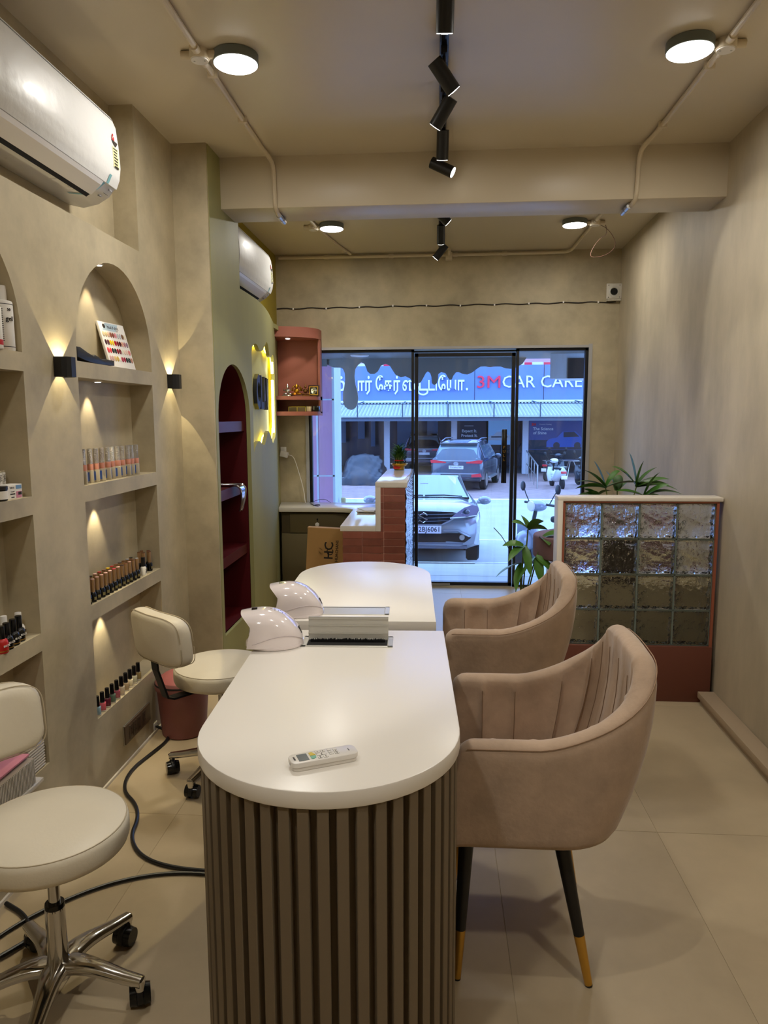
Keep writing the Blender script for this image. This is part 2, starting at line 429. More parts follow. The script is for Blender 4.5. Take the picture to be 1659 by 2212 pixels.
cut = [(4.556, 1.916), (4.578, 1.949), (4.62, 1.968), (4.663, 1.977), (4.714, 1.973), (4.764, 1.948), (4.826, 1.942), (4.912, 1.956), (5.006, 1.995), (5.08, 2.025), (5.138, 2.035), (5.2, 2.02), (5.25, 1.985), (5.308, 1.955), (5.409, 1.948), (5.52, 1.962), (5.60, 1.985), (5.68, 1.99), (5.76, 1.975), (5.82, 1.945),
       (5.84, 1.90), (5.84, 1.45), (5.80, 1.38), (5.74, 1.352), (5.618, 1.336), (5.481, 1.315), (5.40, 1.325), (5.338, 1.351), (5.205, 1.395), (5.11, 1.414), (5.037, 1.399), (4.99, 1.37), (4.948, 1.35), (4.90, 1.328), (4.866, 1.325), (4.82, 1.328), (4.788, 1.336), (4.735, 1.353), (4.695, 1.357), (4.641, 1.345), (4.593, 1.321), (4.552, 1.29)]
GA0, GA1 = 3.856, 4.478
tp = [(3.815, 0), (6.372, 0), (6.372, 2.24), (6.2, 2.252), (4.345, 2.262), (4.345, CZ), (3.815, CZ)]
gp = holes2d(tp, [arch(GA0, GA1, .300, 1.50), cut], .0125, Matrix.Translation((-.0125, 0, 0)) @ YZ)
GREENW = struct('wall_left_green', bend(gp), GREEN, smooth=25, recalc=True)
rb = MB(); rb.box(-1.56, 3.86, 0, -1.395, 6.38, CZ + .02)
struct('wall_left_rear', rb, OLIVE)
led = MB(); led.box(-1.39, 4.345, 2.215, -1.30, 6.36, 2.25); struct('trim_3', led, GREEN)['label'] = 'green ledge under the rear air conditioner'
# maroon arched niche lining
mn = holes2d(arch(GA0 - .012, GA1 + .012, .288, 1.50), [arch(GA0, GA1, .300, 1.50)], .095, Matrix.Translation((-.115 - 1.168, 0, 0)) @ YZ)
mn.box(-1.392, GA0 - .02, .28, -1.372, GA1 + .02, 1.85)
for z in (1.426, 1.044, .659): mn.box(-1.375, GA0, z, -1.20, GA1, z + .06)
struct('trim_4', mn, MAROON, smooth=25)['label'] = 'maroon painted arched niche with shelves'
# sign recess backing
sb = holes2d([(5.2 + (y - 5.2) * 1.08, 1.66 + (z - 1.66) * 1.15) for y, z in cut], [], .004, Matrix.Translation((-.056, 0, 0)) @ YZ)
sg = thing('logo_sign', 'glowing wavy yellow wall recess with dark block letters in green panel', 'sign', (0, 0, 0))
SB = obj('recess_panel', bend(sb), SIGNY, sg, recalc=True)
rim = MB(); n = len(cut)
for i in range(n):
    (y0, z0), (y1, z1) = cut[i], cut[(i + 1) % n]
    k = max(1, int(abs(y1 - y0) / .07))
    for j in range(k):
        ya, yb = y0 + (y1 - y0) * j / k, y0 + (y1 - y0) * (j + 1) / k; za, zb = z0 + (z1 - z0) * j / k, z0 + (z1 - z0) * (j + 1) / k
        ya, yb, za, zb = [(c0 + (q - c0) * k_) for q, c0, k_ in ((ya, 5.2, 1.08), (yb, 5.2, 1.08), (za, 1.66, 1.15), (zb, 1.66, 1.15))]
        rim.quad((xp(ya) - .024, ya, za), (xp(yb) - .024, yb, zb), (xp(yb) - .058, yb, zb), (xp(ya) - .058, ya, za))
obj('recess_rim', rim, mat('sign_rim', rgb(238, 214, 40), 0.5), sg, smooth=0)
strip = MB()
cc = (5.15, 1.66)
for i in range(n):      # LED strip tucked behind the cut edge
    (y0, z0), (y1, z1) = cut[i], cut[(i + 1) % n]
    if abs(y1 - y0) < .02 and abs(z1 - z0) > .3: continue
    a = (xp(y0) - .039, y0 - (cc[0] - y0) * .065, z0 - (cc[1] - z0) * .125); e = (xp(y1) - .039, y1 - (cc[0] - y1) * .065, z1 - (cc[1] - z1) * .125)
    strip.cyl(a, e, .005, n=6, caps=False)
obj('led_strip', strip, LEDY, sg)['kind'] = 'stuff'
tb = MB(); tb.tube([(xp(5.74) - .014, 5.74, 1.94), (xp(5.745) - .014, 5.745, 1.85)], .009, n=8); obj('led_tube', tb, LEDC, sg)
tb = MB(); tb.tube([(xp(5.75) - .014, 5.75, 1.80), (xp(5.74) - .014, 5.74, 1.39)], .009, n=8)
obj('led_tube', tb, LEDC, sg)
for ch, yc in (('C', 4.85), ('L', 5.01), ('A', 5.17), ('W', 5.355)):
    t = MB(); t.text(ch, .30, face_M((xp(yc) - .040, yc, 1.668), (.0 + (xp(yc + .05) - xp(yc - .05)) / .1, 1, 0), (0, 0, 1)), ext=.014, width=.135 if ch != 'W' else .17, bold=.012)
    obj('letter', t, NAVY, sg)
# ---- skirting trunk on the right
tr = MB(); M_ = Matrix.Identity(4)
tr.prism([(xr(-1) - .085, -1.0), (xr(3.80) - .085, 3.805), (xr(3.8) - .002, 3.805), (xr(-1) - .002, -1.0)], .028, .062, 'z', bev=.002)
tr.prism([(xr(-1) - .07, -1.0), (xr(3.80) - .07, 3.805), (xr(3.8) - .002, 3.805), (xr(-1) - .002, -1.0)], .0, .03, 'z')
struct('trim_5', tr, TRUNK)['label'] = 'boxed beige cable trunking along the right wall'
# ------------------------------------------------------------------ shop window and door
FR = BLK
GL = pane_mat('window_pane', (0.93, 0.96, 1.0, 1), haze=0.10)
def wframe(name, x0, x1, z0, z1, t=.022, yb=6.40, d=.05, bottom=True):
    f = MB(); f.box(x0, yb, z0, x0 + t, yb + d, z1); f.box(x1 - t, yb, z0, x1, yb + d, z1); f.box(x0, yb, z1 - t, x1, yb + d, z1)
    if bottom: f.box(x0, yb, z0, x1, yb + d, z0 + t)
    w_ = struct(name, f, FR, smooth=0)
    g = MB(); g.box(x0 + t, yb + .022, z0 + t * .9, x1 - t, yb + .028, z1 - t * .9)
    p = obj('pane', g, GL, w_, smooth=0); return w_
wframe('window_1', WX0, -.205, 0.0, WZ1); wframe('window_2', .672, WX1, 0.0, WZ1)
dr = wframe('door_1', -.198, .665, .012, 2.052, t=.030)
hd = MB(); hd.box(.553, 6.345, .935, .598, 6.372, 1.40, bev=.003); hd.cyl((.575, 6.37, 1.02), (.575, 6.42, 1.02), .01); hd.cyl((.575, 6.37, 1.31), (.575, 6.42, 1.31), .01)
h = obj('handle', hd, BLKG, dr)
lt = MB()
for k, ch in enumerate('PULL'): lt.text(ch, .032, face_M((.575, 6.3442, 1.245 - k * .036), (1, 0, 0), (0, 0, 1)), ext=.0006)
obj('lettering', lt, GOLD, h)
st = MB()
st.box(-.12, 6.40, .003, .66, 6.47, .012); st.box(-.13, 6.395, 0.012, .12, 6.43, .03)
obj('sill_plate', st, STEEL, dr)
# ------------------------------------------------------------------ ceiling lights
WARM = (1.0, 0.96, 0.885)
def disk_light(x, y, label, p=10.5):
    t = thing('ceiling_light', label, 'ceiling light', (x, y, CZ), group='round ceiling lights')
    a = MB(); a.lathe([(0, -.036), (.083, -.036), (.086, -.034), (.086, -.002), (.080, 0), (0, 0)], 40); obj('housing', a, LAMPG, t)
    d = MB(); d.lathe([(0, -.0405), (.078, -.0405), (.0825, -.037), (.0825, -.034), (0, -.034)], 40); obj('diffuser', d, LED, t)
    area('disk_lamp', (0, 0, -.044), (0, 0, -1), p, .15, WARM, parent=t)
    return t
disk_light(-.777, 2.93, 'round grey rimmed ceiling light beside the left conduit, nearer us')
disk_light(.926, 2.97, 'round grey rimmed ceiling light beside the right conduit, nearer us')
disk_light(-.766, 5.40, 'round ceiling light beyond the beam on the left', 8)
disk_light(.961, 5.45, 'round ceiling light beyond the beam near the loose wire', 8)
disk_light(-.75, .4, 'added round ceiling light, unseen behind the viewer on the left'); disk_light(.93, .4, 'added round ceiling light, unseen behind the viewer on the right')  # unseen pair, added to light the room from behind the camera
# ------------------------------------------------------------------ spot tracks
def track(y0, y1, label):
    t = thing('track_rail', label, 'track', (0.017, 0, CZ))
    a = MB(); a.box(-.017, y0, -.02, .017, y1, 0, bev=.002); obj('rail', a, BLK, t)
    a = MB(); a.box(-.009, y0 + .01, -.0215, .009, y1 - .01, -.019); obj('rail_slot', a, BLKG, t)
    return t
track(1.2, 4.015, 'long black track rail on the ceiling this side of the beam')
track(4.30, 6.12, 'shorter black track rail on the ceiling beyond the beam')
SPC = (1.0, 0.95, 0.86)
def spotlight(y, d, label, z=2.775, p=60, ang=48, x=.017, L=.125):
    d = Vector(d).normalized()
    t = thing('track_spotlight', label, 'spotlight', (x, y, z), group='black cylinder spotlights on the ceiling tracks')
    a = MB(); p0 = -d * L * .5; p1 = d * L * .5
    a.cyl(p0, p1, .0285, n=28); obj('body', a, BLK, t)
    a = MB(); a.cyl(p1 - d * .001, p1 + d * .0015, .0255, .0255, n=28); a.cyl(p1 + d * .0012, p1 + d * .003, .012, .010, n=16); obj('lens', a, LENS, t)
    a = MB(); a.box(-.012, -.04, CZ - z - .045, .012, .04, CZ - z - .02, bev=.002); a.cyl((0, 0, 0), (0, 0, CZ - z - .04), .007); obj('adapter', a, BLK, t)
    if p: spot('spot_lamp', d * (L * .5 + .006), d, p, ang, .35, SPC, .012, t)
    return t
spotlight(2.47, (-.02, .42, -.9), 'black cylinder spotlight cut by the top edge of the photo', p=21)
spotlight(2.92, (.60, .32, -.74), 'black spotlight tilted right, second along the track from the top edge', p=21)
spotlight(3.25, (-.54, .36, -.76), 'black spotlight tilted left, third along the track from the top edge', p=21)
spotlight(3.62, (-.02, .40, -.92), 'black spotlight pointing straight down, fourth along the near track', p=21)
spotlight(3.93, (.86, -.16, -.46), 'black spotlight tilted steeply right, last before the beam', p=21)
spotlight(4.83, (.66, .18, -.62), 'black spotlight tilted right just beyond the beam', p=12)
spotlight(5.32, (0.0, .45, -.88), 'black spotlight pointing forward, middle one beyond the beam', p=12)
spotlight(5.85, (-.62, .2, -.72), 'black spotlight tilted left, last one before the front wall', p=12)
spotlight(1.75, (-.3, .2, -.9), 'added black spotlight out of view on the near track', p=21)  # unseen spotlight added for extra light at the near end
spotlight(1.35, (.4, .1, -.9), 'added black spotlight out of view at the near end of the track', p=21)  # likewise added out of view for its light
# ------------------------------------------------------------------ conduits
def conduit(pts, label, jb=None, clips=(), name='conduit', r=.0125, sm=2):
    t = thing(name, label, 'conduit', (0, 0, 0))
    a = MB(); a.tube(pts, r, n=10, smooth=sm); obj('pipe', a, PVC, t)
    if name == 'conduit' and pts[-1][2] < 2.7:
        a = MB(); e = Vector(pts[-1]); a.cyl(e - Vector((0, .14, 0)), e, .0145, n=14); a.cyl(e - Vector((0, .07, 0)), e - Vector((0, .065, 0)), .016, n=14); obj('coupling', a, STEEL, t)
    for (x, y, z) in clips:
        a = MB(); a.box(x - .02, y - .008, z - .016, x + .022, y + .008, z + .017, bev=.003); obj('clip', a, PVC, t)
    if jb:
        for (x, y, z, s) in jb:
            a = MB(); a.lathe([(0, -.034), (.036, -.034), (.038, -.03), (.038, 0), (0, 0)], 24, Matrix.Translation((x, y, z)))
            a.cyl((x - .07, y, z - .016), (x + .07, y, z - .016), .016); a.cyl((x, y - .07, z - .016), (x, y + .07, z - .016), .016); j = obj('junction_box', a, PVC, t)
            a = MB(); a.lathe([(0, -.038), (.032, -.038), (.033, -.034), (0, -.034)], 24, Matrix.Translation((x, y, z))); obj('cover', a, PLASW, j)
            a = MB(); a.cyl((x + .02, y, z - .0385), (x + .02, y, z - .037), .004, n=8); a.cyl((x - .02, y, z - .0385), (x - .02, y, z - .037), .004, n=8); obj('screw', a, STEEL, j)
    return t
zc = CZ - .013
conduit([(-.905, 1.0, zc), (-.905, 3.80, zc), (-.895, 3.955, zc), (-.875, 4.005, zc - .03), (-.872, 4.005, 2.70), (-.872, 4.008, 2.63), (-.872, 4.06, 2.605), (-.872, 4.24, 2.605)], 'cream conduit pipe along the left of the ceiling, bending down the beam',
        [(-.905, 2.89, CZ, 1)], [(-.905, 2.25, zc), (-.905, 3.05, zc), (-.905, 3.5, zc)])
conduit([(1.055, 1.0, zc), (1.055, 3.80, zc), (1.04, 3.955, zc), (1.022, 4.005, zc - .03), (1.018, 4.005, 2.70), (1.015, 4.008, 2.63), (1.01, 4.06, 2.605), (1.0, 4.22, 2.605)], 'cream conduit pipe along the right of the ceiling, bending down the beam',
        [(1.055, 2.97, CZ, 1)], [(1.055, 2.3, zc), (1.055, 3.14, zc), (1.05, 3.72, zc)])
conduit([(-1.36, 6.352, CZ - .03), (1.02, 6.352, CZ - .03), (1.09, 6.33, CZ - .02), (1.10, 6.25, zc), (1.105, 5.40, zc), (1.105, 5.2, zc)], 'cream conduit along the top of the front wall, turning to the right light',
        [(1.105, 5.47, CZ, 1)], [(-.95, 6.35, CZ - .03), (-.4, 6.35, CZ - .03), (.55, 6.35, CZ - .03), (.14, 6.352, CZ - .03)])
conduit([(-.90, 4.75, zc), (-.90, 5.3, zc), (-.80, 6.05, zc), (-.74, 6.32, zc)], 'short cream conduit running from the far left light to the front wall', [(-.90, 5.42, CZ, 1)], [(-.78, 6.2, zc)])
a = MB(); a.box(.06, 6.31, 2.81, .115, 6.37, 2.872, bev=.004); a.cyl((.088, 6.30, 2.85), (.088, 6.12, 2.85), .012)
tag(obj('cable_tee', a, PVC), 'small cream conduit tee behind the last far spotlight', 'conduit')
a = MB(); a.tube([(1.14, 5.47, CZ - .03), (1.20, 5.5, CZ - .05), (1.26, 5.55, CZ - .10), (1.285, 5.58, CZ - .16), (1.22, 5.6, CZ - .215), (1.12, 5.6, CZ - .23), (1.10, 5.6, CZ - .20), (1.16, 5.6, CZ - .10), (1.22, 5.58, CZ - .07), (1.20, 5.56, CZ - .01)], .0022, n=6, smooth=3)
tag(obj('loose_wire', a, mat('wire_brown', rgb(84, 56, 42), .6)), 'thin brown loose wire looped under the far right light', 'wire')
# cctv box and wire on the front wall
t = thing('camera_box', 'small square white wall box with black round lens by the corner', 'camera', (1.452, 6.375, 2.53))
a = MB(); a.box(-.062, -.055, -.058, .062, -.045, .066, bev=.005); a.box(-.05, -.045, -.07, .06, .003, .06); obj('box', a, mat('box_white', rgb(206, 200, 186), .4), t)
a = MB(); M0 = Matrix.Rotation(R(90), 4, 'X'); a.lathe([(.046, .05), (.048, .06), (.034, .064), (.03, .06), (.03, .05)], 28, M0); obj('ring', a, mat('box_white2', rgb(196, 192, 180), .35), t)
a = MB(); a.lathe([(0, .062), (.026, .062), (.028, .058), (.028, .05), (0, .05)], 28, M0); obj('lens', a, BLKG, t)
a = MB()
for sx in (-.045, .045):
    for sz in (-.045, .052): a.cyl((sx, -.0555, sz), (sx, -.054, sz), .004, n=8)
obj('screw', a, INK, t)
t = thing('wall_cable', 'thin dark cable clipped across the front wall above the window', 'cable', (0, 0, 0))
pts = []
for i in range(41):
    x = -1.39 + i * 2.87 / 40; pts.append((x, 6.374, 2.438 + .018 * (i / 40) + .006 * math.sin(i * 1.9) * (1 if i % 5 else 0)))
a = MB(); a.tube(pts, .0045, n=6, smooth=1); obj('cord', a, INK, t)
for i in range(2, 40, 4):
    a = MB(); a.box(pts[i][0] - .006, 6.368, pts[i][2] - .008, pts[i][0] + .006, 6.38, pts[i][2] + .008); obj('clip', a, PLASW, t)
# ------------------------------------------------------------------ sconces
SCY = (1.0, 0.84, 0.5)
def sconce(y, label):
    t = thing('wall_sconce', label, 'wall light', (XW, y, 1.692), group='black up and down wall lights')
    a = MB(); prof = [(0, -.036), (.028, -.036), (.045, -.030), (.055, -.016), (.055, .016), (.045, .030), (.028, .036), (0, .036)]
    inn = [(0, -.033), (.027, -.033), (.043, -.0275), (.0525, -.0145), (.0525, .0145), (.043, .0275), (.027, .033), (0, .033)]
    for i in range(7): a.prism([prof[i], prof[i + 1], inn[i + 1], inn[i]], -.036, .034, 'z')
    obj('shade', a, BLK, t, smooth=30)
    a = MB(); a.box(0, -.026, -.033, .004, .026, .031); obj('mount', a, BLK, t)
    a = MB(); a.box(.030, -.008, -.003, .040, .008, .001); obj('led_chip', a, mat('slit', rgb(255, 240, 200), .4, emit=(1, .9, .6, 1), estr=4), t)
    for s in (1, -1):
        spot('slit_lamp', (.035, 0, s * .010 - .001), (-.38, 0, s), 10.0 if s < 0 else 2.4, 86, .03, SCY, .0015, t, soft=s < 0)
    return t
sconce(2.56, 'black up and down wall light between the two niche columns')
sconce(3.652, 'black up and down wall light right of the niches')
# ------------------------------------------------------------------ niche downlights
def downlight(x, y, z, label, p=1.6, ang=70, tilt=(-.35, 0, -1)):
    t = thing('niche_downlight', label, 'downlight', (x, y, z), group='small recessed niche lights')
    a = MB(); a.lathe([(0, -.004), (.014, -.004), (.018, -.001), (.018, .001), (0, .001)], 20); obj('bezel', a, PLASW, t)
    a = MB(); a.lathe([(0, -.0055), (.012, -.005), (.012, -.003), (0, -.003)], 16); obj('lens', a, LENS, t)
    if p: spot('niche_lamp', (0, 0, -.012), tilt, p, ang, .5, (1.0, .86, .6), .008, t)
downlight(-1.405, 3.03, 2.1415, 'tiny lit downlight at the top of the arched niche', 3.6, 60, (-.10, .0, -1))
downlight(-1.418, 2.99, 1.662, 'tiny lit downlight over the clear bottles', 3.4, 62, (-.14, -.06, -1))
downlight(-1.418, 2.99, 1.187, 'tiny lit downlight over the black and gold bottles', 3.4, 62, (-.14, -.06, -1))
downlight(-1.418, 2.99, .713, 'tiny lit downlight over the lowest niche shelf', 3.4, 62, (-.14, -.06, -1))
# ------------------------------------------------------------------ nail tables
def stadium(x0, x1, y0, y1, near=True, n=28):
    """plan outline with a half-round end (near end if near else far end)"""
    r = (x1 - x0) / 2; c = (x0 + x1) / 2
    if near: return [(x1, y1), (x0, y1)] + [(c - r * math.cos(PI * i / n), y0 + r - r * math.sin(PI * i / n)) for i in range(n + 1)]
    return [(x0, y0), (x1, y0)] + [(c + r * math.cos(PI * i / n), y1 - r + r * math.sin(PI * i / n)) for i in range(n + 1)]
def nail_table(label, x0, x1, L, near, loc, rz, lid_open):
    t = thing('nail_table', label, 'table', loc, rz, 'white nail tables')
    a = MB(); a.prism(stadium(x0, x1, 0, L, near), .742, .78, 'z', bev=.0035); obj('tabletop', a, WHITE, t, smooth=30)
    ins = .004
    P = stadium(x0 + ins, x1 - ins, ins, L - ins, near)
    a = MB(); a.prism(stadium(x0 + ins + .022, x1 - ins - .022, ins + .022, L - ins - .022, near, 40), 0, .742, 'z'); obj('base', a, SLATB, t, smooth=25)
    # vertical slats all round, walked along the outline
    dense = []
    P2 = stadium(x0 + ins + .022, x1 - ins - .022, ins + .022, L - ins - .022, near, 64)
    P2 = P2 + [P2[0]]
    acc = 0; pitch = .0375; nxt = pitch / 2
    me = None
    for (ax, ay), (bx, by) in zip(P2, P2[1:]):
        l = math.hypot(bx - ax, by - ay)
        while nxt <= acc + l:
            k = (nxt - acc) / l; x = ax + (bx - ax) * k; y = ay + (by - ay) * k
            ang = math.atan2(by - ay, bx - ax)
            if me is None:
                s = MB(); s.box(-.0120, -.020, .002, .0120, .002, .741, bev=.0015, seg=1); me = s.mesh('slat'); me.materials.append(SLAT)
            o = obj('slat', me, None, t, loc=(x, y, 0), rot=(0, 0, ang if near else ang)); nxt += pitch
        acc += l
    # flush cable box with a hinged lid
    cy = L - .135 if near else .135
    cx = (x0 + x1) / 2 - .012
    a = MB()
    w, d = .148, .056
    for (u0, v0, u1, v1) in ((-w, -d, w, -d + .012), (-w, d - .012, w, d), (-w, -d, -w + .018, d), (w - .018, -d, w, d)): a.box(cx + u0, cy + v0, .778, cx + u1, cy + v1, .783, bev=.0015, seg=1)
    f = obj('cable_box', a, ALU, t)
    if lid_open:
        a = MB(); a.box(cx - w + .018, cy - d + .012, .7802, cx + w - .018, cy + d - .012, .7808); obj('opening', a, DARK, f)
        a = MB(); a.box(cx - w + .018, cy + .020, .7806, cx + w - .018, cy + .032, .784); obj('hinge', a, ALU, f)
        a = MB(); M0 = Matrix.Translation((cx, cy + .030, .783)) @ Matrix.Rotation(R(-7), 4, 'X')
        a.box(-.132, -.004, 0, .132, .004, .072, M=M0)
        for z in (.016, .042, .064): a.box(-.1322, -.007, z, .1322, -.003, z + .004, M=M0)
        obj('lid', a, ALU, f, smooth=0)
        a = MB(); random.seed(3)
        for i in range(110):
            x = cx - .122 + i * .244 / 110; a.box(x, cy - .004, .781, x + .0018, cy + .004, .787 + random.random() * .006)
        b_ = obj('brush_strip', a, BRISTLE, f, smooth=0); b_['kind'] = 'stuff'
    else:
        a = MB(); a.box(cx - w + .019, cy - d + .013, .778, cx + w - .019, cy + d - .013, .7822); obj('lid', a, ALU, f)
        a = MB(); a.box(cx - w + .018, cy + d - .016, .7823, cx + w - .018, cy + d - .0125, .7829); a.box(cx - w + .016, cy - d + .012, .7823, cx - w + .019, cy + d - .012, .7829); obj('gap', a, DARK, f)
    return t
nail_table('white topped nail table with half-round end and brown slatted base, nearest us', -.3075, .3075, 1.095, True, (-.238, 1.329, 0), R(2.3), True)
nail_table('white nail table behind the nearest one, its cable box closed', -.3075, .3075, 1.09, False, (-.308, 2.535, 0), R(2.0), False)
# ------------------------------------------------------------------ remote control
t = thing('remote_control', 'white air conditioner remote lying on the nearest table', 'remote', (-.238, 1.452, .7805), R(25.5))
a = MB()
def rr(w, h, r, n=5):
    P = []
    for cx, cy, a0 in ((w - r, h - r, 0), (-w + r, h - r, 90), (-w + r, -h + r, 180), (w - r, -h + r, 270)):
        P += [(cx + r * math.cos(R(a0 + 90 * i / n)), cy + r * math.sin(R(a0 + 90 * i / n))) for i in range(n + 1)]
    return P
a.prism(rr(.0735, .0235, .014), .0085, .0195, 'z', bev=.002); a.prism(rr(.071, .021, .013), 0.0, .0083, 'z', bev=.002)
obj('body', a, PLASW, t)
a = MB(); a.box(-.056, -.0155, .0193, -.034, .0155, .0199); obj('screen', a, SCREEN, t)
ZR = .0195
for nm, poly, col in (('button', [(-.029, .0015), (-.029, .014), (-.022, .0155), (-.0165, .0015)], rgb(214, 190, 60)), ('button', [(-.029, -.0015), (-.0165, -.0015), (-.018, -.010), (-.024, -.0145), (-.029, -.013)], rgb(120, 186, 160))):
    a = MB(); a.prism(poly, ZR - .0005, ZR + .0012, 'z'); obj(nm, a, mat('btn', col, .4), t, smooth=0)
BTN = mat('button_white', rgb(226, 222, 214), .35); KEYL = mat('key_line', rgb(120, 116, 110), .6)
for (x, y, w, h) in ((-.010, .0125, .0045, .0045), (.002, .0125, .0045, .0045), (-.004, 0, .0105, .004), (-.010, -.0125, .0045, .0045), (.002, -.0125, .0045, .0045), (.0165, .0135, .004, .0035), (.0165, .0045, .004, .0035), (.0165, -.0045, .004, .0035), (.0285, .0125, .004, .004), (.0285, .003, .004, .0035), (.0285, -.006, .004, .0035)):
    a = MB(); a.prism([(x + u, y + v) for u, v in rr(w + .0005, h + .0005, .0015, 2)], ZR - .0008, ZR + .0003, 'z'); o = obj('button', a, KEYL, t, smooth=0)
    a = MB(); a.prism([(x + u, y + v) for u, v in rr(w, h, .0015, 2)], ZR, ZR + .0007, 'z'); obj('cap', a, BTN, o, smooth=0)
a = MB()
for (x, y, s) in ((-.010, .0125, '♦'), (.002, .0125, 'AB'), (-.004, 0, 'TEMP'), (-.010, -.0125, 'MODE'), (.002, -.0125, 'FAN'), (.0285, .003, 'ON'), (.0285, -.006, 'OFF'), (.0165, .0045, '+'), (.0165, -.0045, '-')):
    a.text(s, .0035, face_M((x, y, ZR + .0009), (0, -1, 0), (1, 0, 0)), ext=.0001)
a.text('DAIKIN', .0052, face_M((-.0635, 0, ZR + .0004), (0, -1, 0), (1, 0, 0)), ext=.0001, bold=.0001); a.text('DAIKIN', .0036, face_M((.056, 0, ZR + .0004), (0, -1, 0), (1, 0, 0)), ext=.0001)
obj('lettering', a, INK, t, smooth=0)
a = MB(); a.cyl((-.0738, -.004, .012), (-.073, -.004, .012), .003, n=10); obj('emitter', a, BLKG, t)
# ------------------------------------------------------------------ nail lamps
def nail_lamp(label, loc, rz):
    """dome open at the hand side (-x) with an overhanging brow; local x from hand side to tail"""
    t = thing('nail_lamp', label, 'nail lamp', loc, rz, 'white dome nail lamps')
    L, W, H = .090, .086, .118
    def pt(u, v):
        # u along length 0..1 (mouth -> tail), v across 0..1 arch from one side over the top to the other
        th = PI * v
        hz = (1 - ((u - .30) / .72) ** 2 if u > .30 else 1 - ((.30 - u) / .9) ** 2)
        hz = max(hz, 0.0) ** .62
        wz = (1 - abs((u - .45) / .58) ** 2.6) if u > .45 else 1 - abs((u - .45) / .95) ** 2.4
        wz = max(wz, 0.0) ** .5
        s = math.sin(th); c = math.cos(th)
        brow = -.016 * (s ** 2) * (1 - u) ** 5 + .020 * (1 - u) ** 6 * (1 - abs(2 * s - .9)) * (s < .95) 
        return (-L + 2 * L * u * 1.0 + brow, W * wz * math.copysign(abs(c) ** .75, c), .008 + (H - .008) * hz * s ** .62)
    a = MB(); a.grid(pt, 30, 25); obj('shell', a, PLASG, t, smooth=60, recalc=True)
    a = MB(); a.grid(lambda u, v: tuple(x * k for x, k in zip(pt(u * .98 + .004, v), (.97, .96, .965))), 18, 17); obj('inner_shell', a, ALU, t, smooth=60)
    a = MB()
    P = []
    for i in range(40):
        th = 2 * PI * i / 40; cx = math.cos(th); P.append((cx * (L + .004), math.copysign(abs(math.sin(th)) ** .8, math.sin(th)) * (W + .002)))
    a.prism(P, 0, .011, 'z', bev=.003); obj('base_plate', a, PLASG, t)
    sv = []
    for i in range(26):
        u = .10 + .89 * i / 25
        p = pt(u, .012 + .115 * (i / 25) ** 1.3); sv.append((p[0], p[1] * 1.0 + .0008, p[2]))
    a = MB(); a.tube([(x, -y - .0012, z) for x, y, z in sv], .0008, n=5); a.tube([(x, y, z) for x, y, z in sv], .0008, n=5); obj('shell_seam', a, mat('seam_lilac', rgb(190, 178, 182), .4), t)
    a = MB()
    for dx, dy in [(0, 0), (.012, .006), (.012, -.008), (.024, .0), (.030, .010), (.036, -.006), (.044, .003)]:
        p = Vector(pt(.44, .5)); a.cyl((dx - .010, dy, .5 * H), (dx - .010, dy, pt((dx - .010 + L) / (2 * L), .5 + dy * 2.0)[2] + .0006), .0015, n=7)
    obj('touch_marks', a, INK, t)
    a = MB(); p = pt(.17, .5); q = pt(.30, .5)
    M0 = face_M((p[0], 0, p[2] + .0006), (q[0] - p[0], 0, q[2] - p[2]), (0, 1, 0)); a.box(-.006, -.011, -.002, .012, .011, .0008, M=M0); obj('display', a, BLKG, t)
    a = MB(); p = pt(.95, .5); M0 = face_M((p[0] + .001, -.008, .045), (0, 1, 0), (-.4, 0, 1)); a.box(-.008, -.011, -.004, .008, .011, .002, M=M0); obj('socket', a, BLKG, t)
    return t
nail_lamp('white dome nail lamp at the left edge of the nearest table', (-.524, 2.262, .7805), R(12))
nail_lamp('white dome nail lamp on the second table, behind the other lamp', (-.516, 2.635, .7805), R(10))
